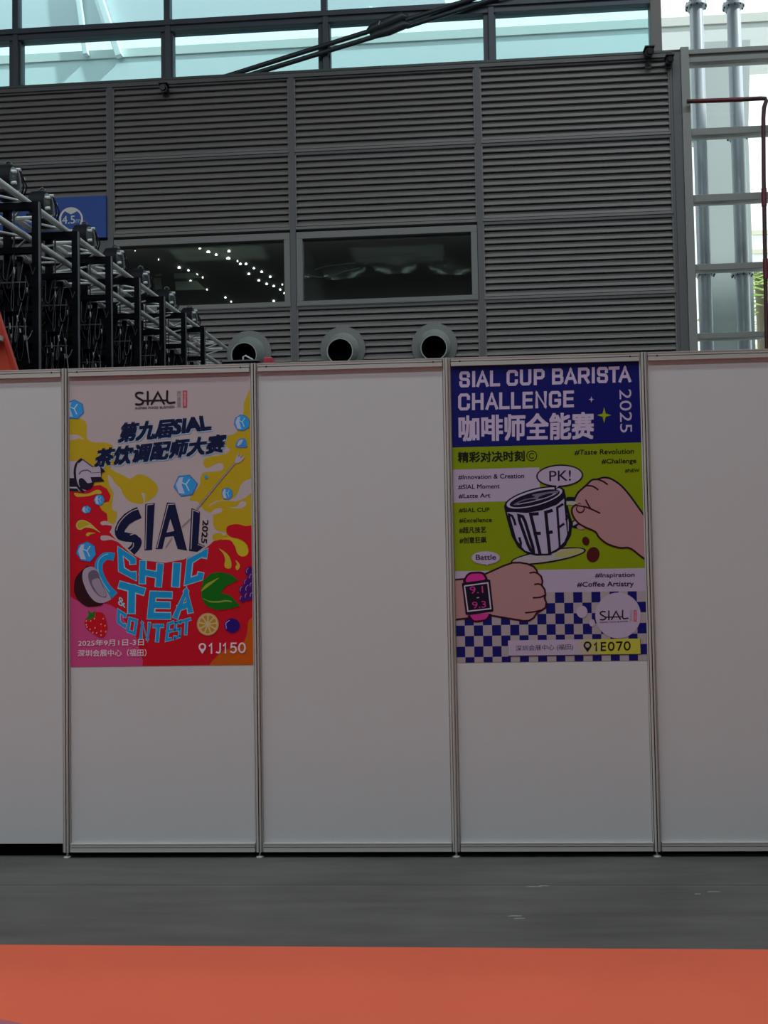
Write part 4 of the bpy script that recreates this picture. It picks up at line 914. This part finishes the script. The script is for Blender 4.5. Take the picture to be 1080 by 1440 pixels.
# ------------------------------------------------------------------ gear behind the partition
DEP = lambda i: CAM.y + 0.75*(1.570+0.149*i)/0.149        # distance of rack i of the row
c0 = at(57, 280, DEP(0)); c6 = at(289, 463, DEP(6)); RD_ = (c6-c0)/(c6.y-c0.y); RH = (c0.z+c6.z)/2
print('rack corners', c0, c6)
def rack_pos(i): return Vector((c0.x+RD_.x*(DEP(i)-c0.y), DEP(i), 0))
M_cable2 = mat('cable_light', (0.34, 0.36, 0.38), 0.5)
def make_rack(loc, label):
    random.seed(11)
    root = empty('gear_rack', loc, label=label, cat='rack', group='row of tall black gear racks')
    H = RH
    def P(nm, x0, x1, y0, y1, z0, z1, mt, par=None):
        b = MB(); b.box(x0, x1, y0, y1, z0, z1, mt); return b.build(nm, par or root)
    p = P('post', -0.06, -0.006, -0.03, 0.03, 0, H, M_rack); P('bright_edge', -0.006, 0.0, -0.032, 0.0, 0.02, H-0.004, M_rackedge, p)  # grey strip paints the light caught along the post's right side
    P('post', -1.75, -1.69, -0.03, 0.03, 0, H, M_rack)
    P('post', -0.315, -0.262, 0.02, 0.075, 0, H-0.02, M_rack)
    P('post', -1.02, -0.965, 0.02, 0.075, 0, H-0.02, M_rack)
    p = P('hanging_rod', -0.215, -0.205, -0.02, -0.01, H-0.60, H-0.03, M_bar)
    for k, (z, h) in enumerate(((H-0.03, 0.06), (H-0.385, 0.05), (H-0.66, 0.045), (H-0.85, 0.045), (H-1.02, 0.06), (H-1.22, 0.05), (H-1.45, 0.06), (H-2.2, 0.06), (H-3.2, 0.06), (0.25, 0.08))):
        c = P('crossbeam', -1.69, -0.06, -0.025, 0.02, z-h/2, z+h/2, M_rack)
        if k in (2, 4): P('lit_edge', -0.36 if k == 2 else -0.30, -0.10, -0.030, -0.025, z+h/2-0.009, z+h/2, M_rackedge, c)  # thin grey strip paints a lit top edge on two beams
    P('back_module', -1.69, -0.05, 0.09, 0.15, 1.2, H-0.46, M_dark)
    for k in range(22):
        x = -0.10-random.random()*1.55; zt = H-0.42-random.choice((0, 0.27, 0.46, 0.63, 0.82)); l = random.uniform(0.12, 0.5)
        P('module_rail', x, x+random.uniform(0.012, 0.05), 0.03, 0.06, zt-l, zt, random.choice((M_bar, M_rack, M_bar)))
    for k in range(60):
        x = -0.08-random.random()*(0.5 if k < 34 else 1.5); zt = H-0.40-random.random()*0.9; w = random.uniform(-0.14, 0.14); d = random.uniform(0.08, 0.3)
        pts = [(x+w*t+0.02*math.sin(t*5+k), -0.03-0.02*math.sin(math.pi*t), zt-d*4*t*(1-t)*(0.5+t)-0.10*t) for t in [q/9 for q in range(10)]]
        b = MB(); b.tube(pts, random.choice((0.002, 0.0025, 0.0035)), random.choice((M_cable, M_cable2, M_bar, M_bar, M_cable)), 5); c = b.build('cable', root, smooth=True)
        if k % 3 == 0: b = MB(); e = pts[-1]; b.tube([e, (e[0]+0.004, e[1], e[2]-random.uniform(0.02, 0.05))], 0.006, M_conn, 6); b.build('connector', c)
    return root
names = {-1: 'nearest black gear rack of the row, at the left edge of view', 0: 'second black gear rack of the row counted from the left edge of view', 1: 'third black gear rack of the row counted from the left edge of view', 2: 'fourth black gear rack of the row, left of the window with bright reflection spots',
         3: 'fifth black gear rack of the row counted from the left edge of view', 4: 'sixth black gear rack of the row, counted from the left edge of view', 5: 'second-farthest black gear rack of the row', 6: 'farthest black gear rack, at the low end of the row'}
rk = make_rack(rack_pos(-1), names[-1])
for i in range(0, 7): dup(rk, rack_pos(i), names[i])
# aluminium truss lying on the racks
root = empty('lighting_truss', rack_pos(-1)+Vector((0, 0, RH)), label='silver box truss lying on the row of black gear racks', cat='truss')
o = rack_pos(-1)+Vector((0, 0, RH))
def tp(i, x, z): q = rack_pos(i); return Vector((q.x+x, q.y, RH+z))-o
I0, I1 = -2.2, 7.9; XR, ZT, D = -0.136, 0.028, 0.285
for (x, z) in ((XR, ZT), (XR, ZT-D), (XR-D, ZT), (XR-D, ZT-D)):
    b = MB(); b.tube([tp(I0, x, z), tp(I1, x, z)], 0.026, M_truss, 12); b.build('chord', root, smooth=True)
nb = 22
for k in range(nb+1):
    i = I0+(I1-I0)*k/nb; j = I0+(I1-I0)*(k+1)/nb
    for z in (ZT, ZT-D):
        b = MB(); b.tube([tp(i, XR, z), tp(i, XR-D, z)], 0.011, M_truss, 8); b.build('brace', root, smooth=True)
    if k < nb:
        for z in (ZT, ZT-D):
            q = (tp(i, XR, z), tp(j, XR-D, z)) if k % 2 else (tp(i, XR-D, z), tp(j, XR, z)); b = MB(); b.tube(q, 0.010, M_truss, 8); b.build('brace', root, smooth=True)
        if k % 2:
            b = MB(); b.tube([tp(i-0.5, XR-D, ZT-D), tp(j, XR, ZT)], 0.009, M_truss, 8); b.build('brace', root, smooth=True)
# hoist motors hanging at the truss
def hoist(loc, label):
    root = empty('hoist_motor', loc, label=label, cat='motor', group='round hoist motors along the truss')
    b = MB(); b.lathe([(0.0, -0.075), (0.095, -0.075), (0.112, -0.06), (0.115, 0.02), (0.105, 0.045), (0.0, 0.045)], M_hoist, axis='x', n=30); b.build('drum', root, smooth=True)
    b = MB(); b.lathe([(0.0, 0.075), (0.05, 0.072), (0.085, 0.055), (0.095, 0.045), (0.0, 0.045)], M_hoist2, axis='x', n=30)
    for k in range(6):
        t = k*1.047+0.5; b.tube([(0.05, 0.08*math.cos(t), 0.08*math.sin(t)), (0.085, 0.08*math.cos(t), 0.08*math.sin(t))], 0.012, M_truss, 8)
    b.build('end_cover', root, smooth=True)
    b = MB(); b.tube([(-0.02, 0, 0.11), (-0.02, 0, 0.13), (0.0, 0, 0.142), (0.02, 0, 0.13), (0.02, 0, 0.10)], 0.008, M_hoist2, 8); b.build('lifting_eye', root, smooth=True)
    b = MB(); b.box(-0.06, 0.04, -0.16, 0.16, -0.132, -0.105, M_hoist); b.build('base_plate', root)
    for k in range(3):
        w = 0.04+0.022*k; b = MB(); b.tube([(0.07+w*math.sin(math.pi*t)*0.6, 0.02*k-0.02, 0.07-0.22*t+0.015*math.sin(9*t+k)) for t in [q/10 for q in range(11)]], 0.006, M_hoist if k else M_cable, 6); b.build('cable', root, smooth=True)
    root.scale = (1.15, 1.15, 1.15)
    return root
hl = ['round hoist motor at the left edge of view, highest along the truss', 'round hoist motor with a grey end cover, left of the 4.5m sign ring', 'round hoist motor just below the 4.5m sign ring', 'round hoist motor by the left upper corner of the window with bright reflection spots',
      'round hoist motor in front of the window, fourth from its truss end', 'round hoist motor in front of the window, third from its truss end', 'round hoist motor second from the low end of the truss', 'round hoist motor nearest the low end of the truss']
h0 = None
K0 = None
for k, px in enumerate((13, 61, 121, 163, 200, 237, 269)):
    Y = CAM.y + 5435.0/(694-px); q = at(px, 700, Y); q.z = RH+0.028+0.026+0.133*1.15+0.004
    if h0 is None: h0 = hoist(q, hl[0])
    else: dup(h0, q, hl[k])

# ladders
M_lad = mat('ladder_orange', (0.75, 0.085, 0.045), 0.45); M_lad2 = mat('ladder_orange_side', (0.62, 0.05, 0.03), 0.5); M_step = mat('ladder_step', (0.45, 0.45, 0.45), 0.4, 0.7)
def ladder(name, apex, foot, yw, label, c1, cat='ladder', cap=0.13):
    """A-frame step ladder seen from its side; apex and foot are points in the plane y = apex.y"""
    root = empty(name, (apex.x, apex.y, 0), label=label, cat=cat, group=None)
    dx = foot.x-apex.x; H = apex.z
    for sy in (0, yw):
        for sx, nm in ((1, 'front_rail'), (-1, 'rear_rail')):
            b = MB(); p0 = Vector((sx*0.38*cap, sy, H-0.05)); p1 = Vector((sx*dx, sy, 0.0)); b.beam(p0, p1, 0.03, 0.095, c1, Vector((0, 1, 0)).cross(p1-p0)); rr = b.build(nm, root, bevel=0.006)
            b = MB(); b.beam(p0+Vector((0.055, -0.004, 0)), p1+Vector((0.055, -0.004, 0)), 0.045, 0.02, M_lad2, Vector((0, 1, 0)).cross(p1-p0)); b.build('flange', rr)
            b = MB(); b.beam(p1, p1+(p0-p1).normalized()*0.08, 0.05, 0.12, M_rack, Vector((0, 1, 0)).cross(p1-p0)); b.build('rubber_foot', rr)
    n = int(H/0.3)
    for k in range(1, n):
        t = k/n; z = H*t; x = dx*(1-t)+0.05*t
        b = MB(); b.box(x-0.05, x+0.04, min(0, yw), max(0, yw), z-0.02, z+0.01, M_step); b.build('step', root)
    b = MB(); b.box(-cap, cap, min(0, yw)-0.03, max(0, yw)+0.03, H-0.07, H, c1); b.build('top_cap', root, bevel=0.01)
    return root
ap = at(-79, 265, 0.95); ft = at(8, 530, 0.95); k = ap.z/(ap.z-ft.z); ft = ap+(ft-ap)*k
ladder('step_ladder', ap, ft, -0.5, 'orange step ladder behind the partition at the left edge of view', M_lad)
M_lad3 = mat('ladder_crimson', (0.45, 0.035, 0.06), 0.5)
ap = at(377.5, 503, 2.5); ft = ap+Vector((0.62, 0, -ap.z))
ladder('step_ladder', ap, ft, 0.4, 'small red ladder top peeking over the partition by the left duct', M_lad3, cap=0.035)
# tall black cabinet with handles beside the left duct
p0 = at(310, 507, 3.2); p1 = at(364, 507, 3.2)
root = empty('equipment_cabinet', ((p0.x+p1.x)/2, 3.2, 0), label='tall black cabinet with loop handles, just showing under the left duct', cat='cabinet')
h = (p1.x-p0.x)/2
b = MB(); b.box(-h, h, 0, 0.5, 0, p0.z, M_rack); b.build('body', root, bevel=0.01)
b = MB(); b.box(-h, h, -0.006, 0.0, p0.z-0.012, p0.z, M_rackedge); b.box(-h-0.001, -h+0.012, -0.006, 0, p0.z-0.3, p0.z, M_rackedge); b.build('bright_edge', root)
for (xa, xb) in ((0.02, 0.10),):
    b = MB(); b.tube([(xa, 0.05, p0.z-0.02), (xa, 0.05, p0.z+0.035), (xa+0.02, 0.05, p0.z+0.045), (xb, 0.05, p0.z+0.01), (xb, 0.05, p0.z-0.02)], 0.007, M_conn, 8); b.build('handle', root, smooth=True)
